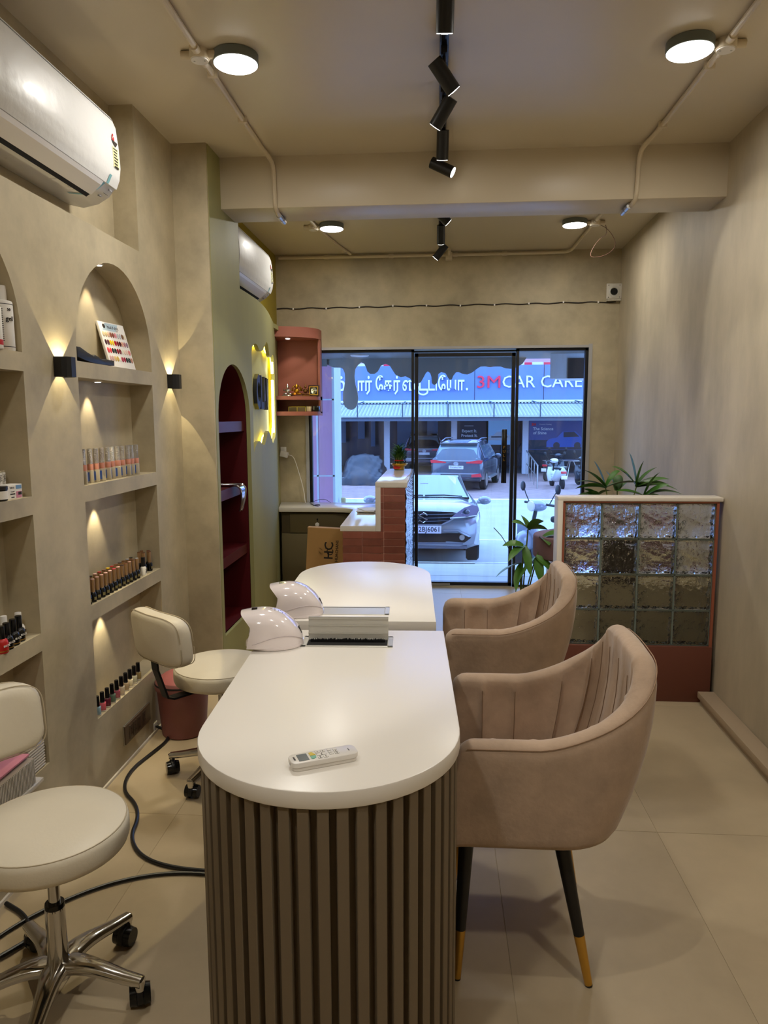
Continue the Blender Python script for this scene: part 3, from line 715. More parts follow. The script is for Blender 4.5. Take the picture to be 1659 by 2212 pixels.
# ------------------------------------------------------------------ armchairs
def armchair(label, loc, rz=0.0):
    t = thing('armchair', label, 'chair', loc, rz, 'beige channel-backed armchairs')
    XF, ZB = -.235, .395
    hy = .262; xb0 = .184; rc = .13
    # outline (outer, at seat level): from far arm front, round the back, to near arm front
    P = []
    def add(a_, b_, n):
        for i in range(n): P.append((a_[0] + (b_[0] - a_[0]) * i / n, a_[1] + (b_[1] - a_[1]) * i / n))
    add((XF, hy), (xb0 - rc, hy), 30)
    for i in range(24): P.append((xb0 - rc + rc * math.sin(PI / 2 * i / 24), hy - rc + rc * math.cos(PI / 2 * i / 24)))
    add((xb0, hy - rc), (xb0, -hy + rc), 18)
    for i in range(24): P.append((xb0 - rc + rc * math.cos(PI / 2 * i / 24), -hy + rc - rc * math.sin(PI / 2 * i / 24)))
    add((xb0 - rc, -hy), (XF, -hy), 30); P.append((XF, -hy))
    n = len(P); S = [0]
    for a_, b_ in zip(P, P[1:]): S.append(S[-1] + math.hypot(b_[0] - a_[0], b_[1] - a_[1]))
    T = S[-1]; mid = T / 2
    def nrm(i):
        a_, b_ = P[max(i - 1, 0)], P[min(i + 1, n - 1)]; d = Vector((b_[0] - a_[0], b_[1] - a_[1])).normalized(); return Vector((-d.y, d.x)) * -1 * -1
    def topz(d):
        d = abs(d)
        if d < .10: return .905 - .6 * d * d
        k = min(1, (d - .10) / .33); k = k * k * (3 - 2 * k)
        return .899 - (.899 - .695) * k
    def lean(x, z):      # how far the shell tips out with height, growing towards the back
        k = max(0, min(1, (x + .08) / .24)); k = k * k * (3 - 2 * k); q = max(0, (z - ZB) / .5); return .100 * k * (2.3 * q - 1.3 * q * q)
    def flare(z): return 1 + .045 * min(1, (z - ZB) / .3)
    NCH = 13
    rows_o = [0, .02, .06, .11, .17, .3, .45, .6, .75, .88, .95]
    a = MB(); ring = []
    seam_pts = {}
    for i in range(n):
        d = S[i] - mid; zt = topz(d); q = nrm(i); x, y = P[i]
        endk = min(1, min(S[i], T - S[i]) / .05)
        th = .062 * (.55 + .45 * math.sqrt(max(0, 1 - (1 - endk) ** 2)))
        ph = (S[i] / T * NCH) % 1.0
        groove = .011 * math.exp(-((min(ph, 1 - ph)) / .05) ** 2)
        puff = .010 * math.sin(PI * ph)
        col = []
        zt2 = zt - (.05 * (1 - math.sqrt(max(0, 1 - (1 - endk) ** 2))))
        for r in rows_o:
            z = ZB + (zt2 - .03 - ZB) * r
            o_ = -.036 * (1 - r / .11) ** 2.4 if r < .11 else 0
            col.append((x, y, z, o_))
        for k in range(1, 8):
            an = PI * k / 8; col.append((x, y, zt2 - .03 + .03 * math.sin(an), -th / 2 + th / 2 * math.cos(an) - (groove * (.15 + .1 * max(0, k - 3)) if k > 3 else 0) ))
        for r in (.97, .85, .7, .5, .3, .12, 0):
            z = .45 + (zt2 - .03 - .45) * r; col.append((x, y, z, -th + (puff - groove) * (1 if r < .9 else (.75 if r < .95 else .4))))
        vs = []
        for (x_, y_, z, off) in col:
            qx = x_ + q.x * off; qy = y_ + q.y * off
            vs.append(a.bm.verts.new((qx + lean(x_, z), qy * flare(z), z)))
        ring.append(vs)
        near = min(ph, 1 - ph)
        if i > 4 and i < n - 5 and near < .5 * 1 / 30: pass
    for A, B in zip(ring, ring[1:]):
        for j in range(len(A) - 1): a.bm.faces.new((A[j], B[j], B[j + 1], A[j + 1]))
    a.bm.faces.new(ring[0]); a.bm.faces.new(ring[-1][::-1])
    obj('shell', a, SUEDE, t, smooth=70, recalc=True)
    # stitched seam lines lying in the channels
    def samp(s):
        i = max(0, min(n - 2, next((k for k in range(n - 1) if S[k + 1] >= s), n - 2))); k = (s - S[i]) / max(1e-6, S[i + 1] - S[i])
        q = nrm(i); return P[i][0] + (P[i + 1][0] - P[i][0]) * k, P[i][1] + (P[i + 1][1] - P[i][1]) * k, q
    for c_ in range(1, NCH):
        s = T * c_ / NCH; x, y, q = samp(s); zt = topz(s - mid); pts = []
        for k in range(9):
            an = PI * (k / 8) * .62 + PI * .38 if False else 0
        for r in (0, .15, .3, .5, .7, .85, .95):
            z = .455 + (zt - .03 - .455) * r; off = -.0725; pts.append((x + q.x * off + lean(x, z), (y + q.y * off) * flare(z), z))
        for k in ():
            an = 0; z = 0; off = 0; pts.append((x + q.x * off + lean(x, z), (y + q.y * off) * flare(z), z))
        b_ = MB(); b_.tube(pts, .0012, n=5); obj('seam', b_, SEAM, t)
    # piping along the arm top edge
    b_ = MB(); pts = []
    for i in range(3, n - 3, 2):
        zt = topz(S[i] - mid); z = zt - .012; q = nrm(i); x, y = P[i]; pts.append((x - q.x * .0015 + lean(x, z), (y - q.y * .0015) * flare(z), z))
    b_.tube(pts, .0015, n=5); obj('seam', b_, mat('seam_edge', rgb(158, 130, 106), .9), t)
    # seat cushion and underside
    b_ = MB(); b_.box(XF - .005, -hy + .055, ZB + .005, xb0 - .05, hy - .055, .485, bev=.028, seg=4); obj('seat', b_, SUEDE, t, smooth=60)
    b_ = MB(); b_.prism([(x * .86 + .0, y * .86) for x, y in P[::4]] , ZB - .004, ZB + .012, 'z'); obj('underside', b_, SUEDE, t)
    for (x0, y0, x1, y1) in ((-.200, .17, -.224, .215), (-.200, -.17, -.224, -.215), (.085, .17, .165, .215), (.050, -.17, .127, -.215)):
        top = Vector((x0, y0, ZB - .005)); ft = Vector((x1, y1, 0)); kk = ft + (top - ft) * .35
        b_ = MB(); b_.cyl(top, kk, .021, .0145, n=18); l = obj('leg', b_, BLK, t)
        b_ = MB(); b_.cyl(kk, ft + (top - ft) * .012, .0147, .0105, n=18); obj('gold_tip', b_, GOLD, l); 
        b_ = MB(); b_.cyl(ft + (top - ft) * .012, ft, .0108, .0100, n=14); obj('glide', b_, BLK, l)
    return t
armchair('beige suede channel-backed armchair pulled up to the nearest table', (.285, 2.012, 0))
armchair('beige suede channel-backed armchair at the second table, farther back', (.265, 2.985, 0))
# ------------------------------------------------------------------ rolling stools
def stool(label, loc, spin, back_ang):
    t = thing('rolling_stool', label, 'stool', loc, 0, 'cream rolling stools')
    a = MB(); a.lathe([(0, .418), (.170, .418), (.188, .426), (.193, .440), (.193, .470), (.190, .484), (.183, .4895), (.10, .494), (0, .495)], 64); s = obj('seat', a, LEATH, t, smooth=50)
    a = MB(); a.tube([(.187 * math.cos(2 * PI * i / 48), .187 * math.sin(2 * PI * i / 48), .487) for i in range(49)], .0016, n=6); obj('stitching', a, LEATHS, s)
    a = MB(); a.box(-.08, -.05, .405, .08, .05, .419, bev=.003); a.cyl((.06, 0, .410), (.10, -.05, .408), .005, n=8); obj('seat_plate', a, BLK, t)
    a = MB(); a.cyl((0, 0, .24), (0, 0, .41), .0145, n=24); obj('piston', a, CHROME, t)
    a = MB(); a.lathe([(0, .268), (.0235, .268), (.0245, .264), (.0245, .25), (0, .25)], 24); obj('collar', a, BLKG, t)
    a = MB(); a.lathe([(0, .075), (.030, .075), (.032, .09), (.0255, .12), (.0245, .255), (0, .255)], 32); obj('column', a, CHROME, t)
    a = MB()
    a.lathe([(0, .062), (.034, .062), (.040, .075), (.040, .095), (.033, .108), (0, .108)], 32); obj('hub', a, CHROME, t)
    for k in range(5):
        an = spin + 2 * PI * k / 5; u = Vector((math.cos(an), math.sin(an), 0)); v = Vector((-u.y, u.x, 0))
        a = MB()
        secs = []
        for i in range(10):
            q = i / 9; r = .018 + .217 * q; z = .094 + .012 * math.sin(PI * min(1, q * 1.3)) * (1 - q) - .020 * q ** 1.6 + .0; wd = .026 - .010 * q + .012 * (1 - q) ** 3; hh = .016 - .004 * q
            secs.append((r, z, wd, hh))
        V = []
        for (r, z, wd, hh) in secs:
            ring = []
            for j in range(12):
                th = 2 * PI * j / 12; cx = math.copysign(abs(math.cos(th)) ** .6, math.cos(th)); cz = math.copysign(abs(math.sin(th)) ** .7, math.sin(th))
                p = u * r + v * (wd * cx); ring.append(a.bm.verts.new((p.x, p.y, z + hh * cz)))
            V.append(ring)
        for A, B in zip(V, V[1:]):
            for j in range(12): a.bm.faces.new((A[j], A[(j + 1) % 12], B[(j + 1) % 12], B[j]))
        a.bm.faces.new(V[0][::-1]); a.bm.faces.new(V[-1])
        e = u * .228; a.cyl((e.x, e.y, .052), (e.x, e.y, .08), .0125, .015, n=16)
        l = obj('leg', a, CHROME, t, smooth=60, recalc=True)
        ca = an + 2.1 + k * 1.3; cu_ = Vector((math.cos(ca), math.sin(ca), 0)); cv = Vector((-cu_.y, cu_.x, 0)); c0 = e + cu_ * .014
        a = MB()
        for sgn in (1, -1):
            p0 = c0 + cv * (.009 * sgn); p1 = c0 + cv * (.026 * sgn)
            a.cyl((p0.x, p0.y, .028), (p1.x, p1.y, .028), .028, .0245, n=24)
        obj('caster', a, BLKG, l, smooth=40)
        M0 = face_M((c0.x, c0.y, .028), cu_, (0, 0, 1)); a = MB()
        a.prism([(.0305 * math.cos(R(d)), .0305 * math.sin(R(d))) for d in range(-25, 206, 11)] + [(-.006, -.012), (.006, -.012)], -.0085, .0085, 'z', M=M0, bev=.003)
        a.cyl((e.x, e.y, .03), (e.x, e.y, .056), .011, n=12); obj('caster_hood', a, BLK, l)
    # backrest on a bent flat bar
    bx = Vector((math.cos(back_ang), math.sin(back_ang), 0)); bs = Vector((-bx.y, bx.x, 0))
    def W(r, s, z): p = bx * r + bs * s; return (p.x, p.y, z)
    a = MB(); P3 = [(.05, .408), (.235, .408), (.262, .42), (.30, .54), (.305, .60)]
    V = []
    for i, (r, z) in enumerate(P3):
        d = Vector((P3[min(i + 1, 4)][0] - P3[max(i - 1, 0)][0], P3[min(i + 1, 4)][1] - P3[max(i - 1, 0)][1])).normalized(); nr = Vector((-d.y, d.x)) * .004
        V.append([a.bm.verts.new(W(r + sx * nr.x, sy * .021, z + sx * nr.y)) for sx, sy in ((1, 1), (1, -1), (-1, -1), (-1, 1))])
    for A, B in zip(V, V[1:]):
        for j in range(4): a.bm.faces.new((A[j], A[(j + 1) % 4], B[(j + 1) % 4], B[j]))
    a.bm.faces.new(V[0][::-1]); a.bm.faces.new(V[-1]); obj('back_bar', a, BLK, t, smooth=0, recalc=True)
    a = MB()
    def pad(f, side, depth):      # superellipse pad curved round the sitter
        pass
    nu, nv = 40, 9
    V = []
    for j in range(nv):
        q = j / (nv - 1); rng = []
        dep = -.034 + .068 * q; sh = 1 - .10 * abs(2 * q - 1) ** 3
        for i in range(nu):
            th = 2 * PI * i / nu; cs, sn = math.cos(th), math.sin(th)
            uu = math.copysign(abs(cs) ** .5, cs) * .175 * sh; zz = math.copysign(abs(sn) ** .55, sn) * .098 * sh
            zz -= .018 * (abs(uu) / .175) ** 2 * (1 if sn < 0 else -.3)
            curve = .9 * uu * uu
            r = .292 + dep - curve + .10 * (zz) 
            rng.append(a.bm.verts.new(W(r, uu, .672 + zz)))
        V.append(rng)
    for A, B in zip(V, V[1:]):
        for i in range(nu): a.bm.faces.new((A[i], A[(i + 1) % nu], B[(i + 1) % nu], B[i]))
    for rng, s_ in ((V[0], 1), (V[-1], -1)):     # pillowed faces: inner rings
        prev = rng
        c0 = sum((v.co for v in rng), Vector()) / nu
        for k in (.80, .5, .2):
            cur = []
            for v in rng:
                p = c0 + (v.co - c0) * k
                uu = (p - Vector(W(0, 0, p.z))).dot(bs); zz = p.z - .672
                r = .292 + (-.034 if s_ == 1 else .034) - .9 * uu * uu + .10 * zz - s_ * .008 * (1 - k)
                cur.append(a.bm.verts.new(W(r, uu, p.z)))
            for i in range(nu): a.bm.faces.new((prev[i], prev[(i + 1) % nu], cur[(i + 1) % nu], cur[i]))
            prev = cur
        a.bm.faces.new(prev)
    p_ = obj('backrest', a, LEATH, t, smooth=60, recalc=True)
    a = MB()
    for (nm, j) in (('f', 1), ('b', 7)):
        pts = []
    for dep in (-.028, .028):
        pts = []
        for i in range(49):
            th = 2 * PI * i / 48; cs, sn = math.cos(th), math.sin(th); uu = math.copysign(abs(cs) ** .5, cs) * .172; zz = math.copysign(abs(sn) ** .55, sn) * .0955; zz -= .018 * (abs(uu) / .175) ** 2 * (1 if sn < 0 else -.3)
            pts.append(W(.292 + dep - .9 * uu * uu + .10 * zz, uu, .672 + zz))
        a.tube(pts, .0016, n=5)
    obj('stitching', a, LEATHS, p_)
    a = MB(); M0 = face_M(W(.285, -.171, .68), bx, (0, 0, 1)); a.box(-.004, -.020, -.006, .004, .020, .006, M=M0); obj('maker_tag', a, BLK, p_)
    return t
stool('cream round rolling stool in the near left corner of the photo', (-.982, 1.668, 0), R(-6), R(155))
stool('cream round rolling stool farther back, its backrest turned towards us', (-.900, 2.880, 0), R(180), R(232))
# ------------------------------------------------------------------ air conditioners
def aircon(label, x, y0, y1, z, sticker):
    t = thing('air_conditioner', label, 'air conditioner', (x, y0, z + .015), group='white split air conditioners')
    L = y1 - y0
    # section: (out from wall, height)
    front = [(.150, .350), (.188, .338), (.204, .30), (.213, .22), (.216, .15), (.210, .105), (.196, .072)]
    body = [(0, .345), (.150, .345)] + [(.184, .334), (.198, .30), (.206, .22), (.209, .15), (.203, .105), (.190, .074)] + [(.165, .043), (.12, .018), (.06, .006), (0, .02)]
    a = MB(); a.prism([(o, h) for o, h in body], 0, L, 'y', bev=.004); obj('body', a, ACW, t, smooth=40)
    a = MB()
    F = []
    for i in range(len(front) - 1):
        for k in range(3): q = k / 3; F.append((front[i][0] + (front[i + 1][0] - front[i][0]) * q, front[i][1] + (front[i + 1][1] - front[i][1]) * q))
    F.append(front[-1]); F = F[2:]
    poly = F + [(o - .009, h - .001) for o, h in F[::-1]]
    a.prism(poly, -.001, L + .001, 'y', bev=.002); p = obj('front_panel', a, ACF, t, smooth=40)
    a = MB(); a.prism([(.150, .3485), (.186, .339), (.195, .327), (.150, .340)], -.0015, L + .0015, 'y'); obj('top_strip', a, ACG, t)
    # louvre flap, slot and display at the right-hand end
    a = MB(); a.prism([(.196, .069), (.186, .056), (.145, .022), (.140, .024), (.182, .062)], .06, L - .115, 'y'); obj('louvre', a, PLASW, t, smooth=0)
    a = MB(); a.prism([(.143, .0235), (.128, .014), (.124, .019), (.139, .03)], .055, L - .12, 'y'); obj('air_slot', a, DARK, t, smooth=0)
    a = MB(); sec = [(.2115, .105), (.1975, .072), (.1915, .0725), (.1665, .0415), (.121, .0163), (.09, .0105)]
    for i in range(5): y0_, y1_ = L - .088 - .007 * i * i * .6, L - .088 - .007 * (i + 1) ** 2 * .6; a.quad((sec[i][0], y0_, sec[i][1]), (sec[i][0], y0_ + .018, sec[i][1]), (sec[i + 1][0], y1_ + .018, sec[i + 1][1]), (sec[i + 1][0], y1_, sec[i + 1][1]))
    obj('teal_band', a, TEAL, t, smooth=0)
    a = MB()
    for k in range(3): a.cyl((.172, L - .06 + .012 * k, .0435), (.171, L - .06 + .012 * k, .0425), .0035, n=8)
    a.box(.152, L - .075, .030, .160, L - .055, .034); a.box(.185, L - .05, .055, .189, L - .028, .062)
    obj('display', a, mat('display_grey', rgb(130, 130, 132), .4), t, smooth=0)
    a = MB(); a.prism([(.02, .01), (.10, .008), (.14, .03), (.14, .032), (.02, .02)], .01, .05, 'y'); obj('bracket', a, ACW, t)
    # energy sticker near the right end
    st_ = MB(); n0 = Vector((1, 0, .05))
    def at(yy, h): 
        for (o1, h1), (o2, h2) in zip(front, front[1:]):
            if h2 <= h <= h1: q = (h1 - h) / (h1 - h2); return (o1 + (o2 - o1) * q + .001, yy, h)
        return (.21, yy, h)
    ya, yb = L - .062, L - .012
    def patch(name, y0_, y1_, h0, h1, m, off=.0):
        b_ = MB(); k = 5
        for i in range(k):
            ha, hb = h0 + (h1 - h0) * i / k, h0 + (h1 - h0) * (i + 1) / k
            q = [at(y0_, ha), at(y1_, ha), at(y1_, hb), at(y0_, hb)]; b_.quad(*[(x_ + off, y_, z_) for x_, y_, z_ in q])
        return b_
    e = obj('energy_sticker', patch('s', ya, yb, .14, .215, None), mat('sticker_cream', rgb(214, 212, 160), .5), t)
    b_ = MB()
    o0 = at((ya + yb) / 2, .238); M0 = face_M((o0[0] + .0003, o0[1], o0[2]), (0, 1, 0), (-.06, 0, 1))
    b_.prism([(.025 * math.cos(PI * i / 16), .030 * math.sin(PI * i / 16)) for i in range(17)], -.0005, .0006, 'z', M=M0); obj('star_arch', b_, PAPER, e)
    b_ = MB(); b_.prism([(.024 * math.cos(R(d)), .029 * math.sin(R(d))) for d in range(108, 181, 12)] + [(0, 0)], .0004, .0010, 'z', M=M0); obj('star_fan', b_, RED, e)
    b_ = MB(); b_.prism([(-.026, .001), (.026, .001), (.014, -.012), (0, -.021), (-.014, -.012)], .0004, .0010, 'z', M=M0)
    for k in range(7): b_.prism([(-.018, -.032 - k * .011), (.016 - .004 * (k % 3), -.032 - k * .011), (.016 - .004 * (k % 3), -.027 - k * .011), (-.018, -.027 - k * .011)], .0004, .0010, 'z', M=M0)
    obj('sticker_print', b_, INK, e)
    b_ = MB()
    for k in range(3): b_.text('★', .010, face_M((o0[0] + .0012, o0[1] - .016 + k * .006, o0[2] + .010 + .005 * (k > 0)), (0, 1, 0), (-.06, 0, 1)), ext=.0002)
    obj('sticker_stars', b_, PAPER, e, smooth=0)
    return t
aircon('large white air conditioner with film still on it, upper left corner', -1.464, 2.06, 2.925, 2.315, True)
aircon('white air conditioner above the green panel beyond the beam', -1.394, 4.42, 5.30, 2.30, True)
# ------------------------------------------------------------------ glass block divider
DY0, DY1 = 3.81, 3.90
t = thing('glass_block_divider', 'low partition of sixteen glass blocks on a terracotta plinth', 'partition', (1.05, DY0, 0))
ox = 1.05
a = MB(); a.box(.628 - ox, -.004, 1.072, 1.462 - ox, .115, 1.094, bev=.004); a.box(.628 - ox, -.004, 0, .655 - ox, .115, 1.080, bev=.004); obj('white_frame', a, mat('frame_white', rgb(222, 214, 202), .35), t)
a = MB(); a.box(.655 - ox, .002, 1.0635, 1.445 - ox, .105, 1.072); a.box(.655 - ox, .002, .3, .667 - ox, .105, 1.066); a.box(1.433 - ox, .002, .3, 1.445 - ox, .105, 1.066); obj('inner_trim', a, mat('inner_orange', rgb(150, 84, 60), .5), t)
a = MB(); a.box(.655 - ox, -.002, 0, 1.447 - ox, .108, .303, bev=.002); obj('plinth', a, TERRA, t)
P0 = .1915
gbm = MB(); gbm.box(-.0905, 0, -.0905, .0905, .080, .0905, bev=.012, seg=3); gme = gbm.mesh('glass_block'); gme.materials.append(GLASSB); gme.shade_smooth(); gme.set_sharp_from_angle(angle=R(50))
rim_ = MB()
P1 = [(-.0915, -.0915), (.0915, -.0915), (.0915, .0915), (-.0915, .0915)]
for i in range(4):
    for j in range(4):
        cx = .667 + P0 * (i + .5) - ox; cz = .3045 + .1895 * (j + .5)
        obj('glass_block', gme, None, t, loc=(cx, .008, cz))
a = MB()
for i in range(5):
    x = .667 + P0 * i - ox; a.box(x - .0045, .016, .303, x + .0045, .085, 1.064)
for j in range(5):
    z = .3045 + .1895 * j; a.box(.667 - ox, .016, z - .0045, 1.433 - ox, .085, z + .0045)
obj('mortar_joint', a, MORTAR, t, smooth=0)
# ------------------------------------------------------------------ bench and planter behind the divider
t = thing('corner_bench', 'pale built-in bench behind the glass blocks with mauve rounded cushion', 'bench', (1.08, 4.9, 0))
a = MB(); a.box(.77 - 1.08, -.42, 0, xr(4.4) - .004 - 1.08, .2, .61, bev=.004); obj('base', a, mat('bench_base', rgb(206, 200, 192), .5), t)
a = MB(); P = [(.40, -.44), (.40, .22), (-.12, .22)] + [(-.20 + .235 * math.cos(R(d)), -.19 + .25 * math.sin(R(d))) for d in range(120, 271, 10)]
a.prism([(x - .02, y) for x, y in P], .61, .752, 'z', bev=.012); obj('cushion', a, MAUVE, t, smooth=50)
t2 = thing('planter_ledge', 'mauve painted ledge between glass blocks and bench', 'ledge', (1.08, 4.20, 0))
a = MB(); a.box(.70 - 1.08, -.14, 0, xr(4.0) - .004 - 1.08, .255, .565, bev=.003); obj('box', a, mat('ledge_olive', rgb(176, 160, 124), .6), t2)
def leaf_blade(mb, p, d, L, W, droop=.3, fold=.25, n=6, rollv=None):
    """a folded strap leaf from p along d, bending down"""
    p = Vector(p); d = Vector(d).normalized(); side = d.cross(Vector((0, 0, 1)))
    side = side.normalized() if side.length > 1e-3 else Vector((1, 0, 0))
    if rollv: side = (side * math.cos(rollv) + Vector((0, 0, 1)) * math.sin(rollv)).normalized()
    rows = []
    for i in range(n + 1):
        q = i / n; wd = W * (math.sin(PI * min(1, .12 + q * .88)) ** .7 if q < 1 else 0.02); wd = max(wd, W * .05)
        c = p + d * (L * q) + Vector((0, 0, -droop * L * q * q)); up = side.cross(d).normalized()
        rows.append([mb.bm.verts.new(c - side * wd + up * wd * fold), mb.bm.verts.new(c), mb.bm.verts.new(c + side * wd + up * wd * fold)])
    for A, B in zip(rows, rows[1:]):
        mb.bm.faces.new((A[0], A[1], B[1], B[0])); mb.bm.faces.new((A[1], A[2], B[2], B[1]))
    return c
t = thing('potted_palm', 'lady palm in a dark pot rising above the glass blocks', 'plant', (1.03, 4.17, .565))
a = MB(); a.lathe([(0, 0), (.072, 0), (.078, .01), (.098, .225), (.103, .232), (.103, .25), (.093, .25), (.088, .22), (0, .215)], 28); obj('pot', a, POT, t)
random.seed(11)
hubs = [((-.085, -.02, .545), [(-.9, .0, .55), (-.75, -.2, .85), (-.35, .1, 1.0), (.45, -.05, .9), (.8, .1, .35), (-1, .1, .25)], .20), ((.09, .0, .55), [(.2, -.1, 1.2), (.65, .1, .95), (1.0, .0, .55), (-.5, .0, .7), (1, .1, .3), (.75, -.25, .25), (-.2, .05, 1.05)], .21),
        ((.12, -.05, .50), [(.9, -.1, .45), (.85, .2, .1), (1.0, -.2, .02), (.6, -.3, .55), (.3, -.2, .9), (-.7, -.1, .3)], .20), ((-.12, .02, .49), [(-.6, -.1, .5), (-.9, -.1, .1), (.3, -.2, .35), (-.3, -.2, .2)], .13), ((.0, .06, .52), [(-.3, .3, .8), (.5, .3, .5), (.1, .2, 1)], .16)]
for hp, ds, L in hubs:
    a = MB(); a.tube([(hp[0] * .25, hp[1] * .3, .2), (hp[0] * .6, hp[1] * .8, .4), hp], .0035, n=6, smooth=1); s = obj('stem', a, STEM, t)
    for d in ds:
        b_ = MB(); leaf_blade(b_, hp, d, L * (.8 + .35 * random.random()), .025 + .008 * random.random(), .18 + .2 * random.random(), .3, 7, random.uniform(-.6, .6)); obj('leaf', b_, LEAF, s, smooth=60)
t = thing('broadleaf_plant', 'bright green broad-leaved plant left of the glass block divider', 'plant', (.545, 4.60, 0))
a = MB(); a.lathe([(0, 0), (.08, 0), (.11, .24), (.11, .26), (.10, .26), (.095, .24), (0, .23)], 24); obj('pot', a, POT, t)
random.seed(5)
for (sx, sy, sz, lv) in [(-.02, 0, .80, [(-.5, -.2, .5), (.35, -.3, .5), (.8, 0, .3), (-.2, .3, .7)]), (-.05, -.04, .70, [(-.4, -.4, -.1), (.2, -.4, -.6), (-.8, 0, .3)]), (.03, -.03, .63, [(.2, -.4, -.7), (.6, -.2, -.3), (-.5, -.3, -.4)]), (.07, .02, .74, [(.6, -.1, .4), (.9, .2, .1), (.1, -.5, .1)]), (-.06, 0, .58, [(-.7, -.2, -.1), (-.2, -.5, -.6)])]:
    a = MB(); a.tube([(0, 0, .23), (sx * .5 + .02, sy * .5, .45), (sx + .05, sy, sz)], .0045, n=6, smooth=1); s = obj('stem', a, STEM, t)
    for d in lv:
        b_ = MB(); leaf_blade(b_, (sx + .05, sy, sz), d, .13 + .04 * random.random(), .030 + .008 * random.random(), .35, .25, 8, random.uniform(-.7, .7)); obj('leaf', b_, LEAFL, s, smooth=60)
a = MB(); a.tube([(-.03, 0, .26), (-.05, 0, .6), (-.12, 0, .74), (-.185, 0, .81)], .003, n=5, smooth=1); obj('tendril', a, STEM, t)
# ------------------------------------------------------------------ reception desk
t = thing('reception_desk', 'stepped reception desk, white stone tops on glazed brown tiles', 'desk', (-.42, 4.97, 0))
def dx(x): return x + .42
def dy(y): return y - 4.97
a = MB()
a.box(dx(-.425), 0, 1.026, dx(-.205), dy(6.30), 1.063, bev=.003); a.box(dx(-.425), .0, .7215, dx(-.388), dy(6.30), 1.03, bev=.002)
a.prism([(dx(-.671), 0), (dx(-.4252), 0), (dx(-.4252), dy(6.36)), (dx(-1.388), dy(6.36)), (dx(-1.326), dy(5.98)), (dx(-.86), dy(5.98)), (dx(-.78), dy(5.965)), (dx(-.72), dy(5.93)), (dx(-.685), dy(5.87))], .721, .758, 'z', bev=.002)
obj('stone_top', a, MARB, t)
a = MB(); a.box(dx(-.655), .0045, 0, dx(-.395), dy(6.2), .72); a.box(dx(-.39), .0045, 0, dx(-.222), dy(6.28), 1.026); obj('carcass', a, GROUTP, t)
tw, th_ = .1515, .0512
tm = MB(); tm.box(-tw / 2 + .0017, 0, -th_ / 2 + .0017, tw / 2 - .0017, .012, th_ / 2 - .0017, bev=.002, seg=1); tme = tm.mesh('tile'); tme.materials.append(GLZ); tme.shade_flat()
random.seed(2)
for k in range(20):
    zc_ = 1.026 - th_ * (k + .5)
    if zc_ < .02: break
    obj('tile', tme, None, t, loc=(dx(-.216) - tw / 2, random.uniform(-.001, .0015), zc_), rot=(random.uniform(-.012, .012), 0, random.uniform(-.008, .008)))
    if zc_ > .72:
        s_ = MB(); s_.box(dx(-.388), .001, zc_ - th_ / 2 + .0012, dx(-.216) - tw - .0012, .012, zc_ + th_ / 2 - .0012); obj('tile', s_, GLZ, t, smooth=0)
    else:
        obj('tile', tme, None, t, loc=(dx(-.216) - tw * 1.5, random.uniform(-.001, .0015), zc_), rot=(random.uniform(-.012, .012), 0, random.uniform(-.008, .008)))
        s_ = MB(); s_.box(dx(-.655), .001, zc_ - th_ / 2 + .0012, dx(-.216) - 2 * tw - .0012, .012, zc_ + th_ / 2 - .0012, bev=.0015, seg=1); obj('tile', s_, GLZ, t, smooth=0, loc=(0, random.uniform(-.001, .001), 0))
# rippled clear sheet on the visitor side
a = MB()
def rip(u, v):
    y = .005 + u * 1.30; z = .01 + v * 1.03
    return (dx(-.212) + .0028 * math.sin(z * 60 + y * 95 + 1.4 * math.sin(y * 31)) + .0018 * math.sin(z * 140 - y * 40), y, z)
a.grid(rip, 90, 110); obj('rippled_panel', a, WAVYG, t, smooth=80)
t = thing('back_counter', 'dark olive cabinet with drawer and door under the white counter', 'cabinet', (-1.0, 6.0, 0))
a = MB(); a.box(-.315, .04, 0, .30, .36, .715); obj('body', a, mat('cabinet_body', rgb(92, 80, 56), .6), t)
a = MB(); a.box(-.243, .025, .537, .30, .042, .70, bev=.002); d_ = obj('drawer', a, OLIVEC, t)
a = MB(); a.lathe([(0, 0), (.008, 0), (.007, .012), (.017, .020), (.017, .028), (0, .032)], 18, face_M((-.006, .025, .612), (1, 0, 0), (0, 0, 1))); obj('knob', a, PLASW, d_)
a = MB(); a.cyl((-.006, .025, .655), (-.006, .015, .655), .007, n=10); a.cyl((-.006, .019, .655), (-.006, .017, .635), .003, n=8); obj('key', a, BLK, d_)
a = MB(); a.box(-.315, .025, .03, .02, .042, .53, bev=.002); obj('door', a, OLIVEC, t)
a = MB(); a.box(.028, .025, .03, .30, .042, .53, bev=.002); obj('door', a, OLIVEC, t)
# cardboard carton
t = thing('cardboard_box', 'flat brown carton printed with a monogram, leaning by the tiled desk', 'box', (-.86, 5.45, 0), rot=(R(-3.5), R(3.0), R(2)))
a = MB(); a.box(-.16, -.05, 0, .15, .05, .665, bev=.002); obj('carton', a, CARD, t, smooth=0)
a = MB(); a.box(-.162, -.048, .655, .152, .052, .667); obj('flap', a, CARD, t, smooth=0)
a = MB()
def ct(s, size, x, z, **k): a.text(s, size, face_M((x, -.0508, z), (0, 0, 1), (-1, 0, 0)), ext=.0003, **k)
ct('HUACHANS', .030, .072, .495, width=.165, bold=.0006); ct('HC', .095, .012, .495, bold=.0015); ct('C', .075, .022, .482); ct('Nailcare', .020, .128, .60)
for i, (x, z) in enumerate([(-.060, .470), (-.055, .480), (-.05, .495), (-.068, .485), (-.062, .50), (-.045, .48)]): leaf_blade(a, (x + .012, -.0508, z), (-.6, 0, (-1) ** i * .6), .026, .006, 0, 0, 4)
ct('!', .03, .11, .30)
obj('print', a, INK, t, smooth=0)
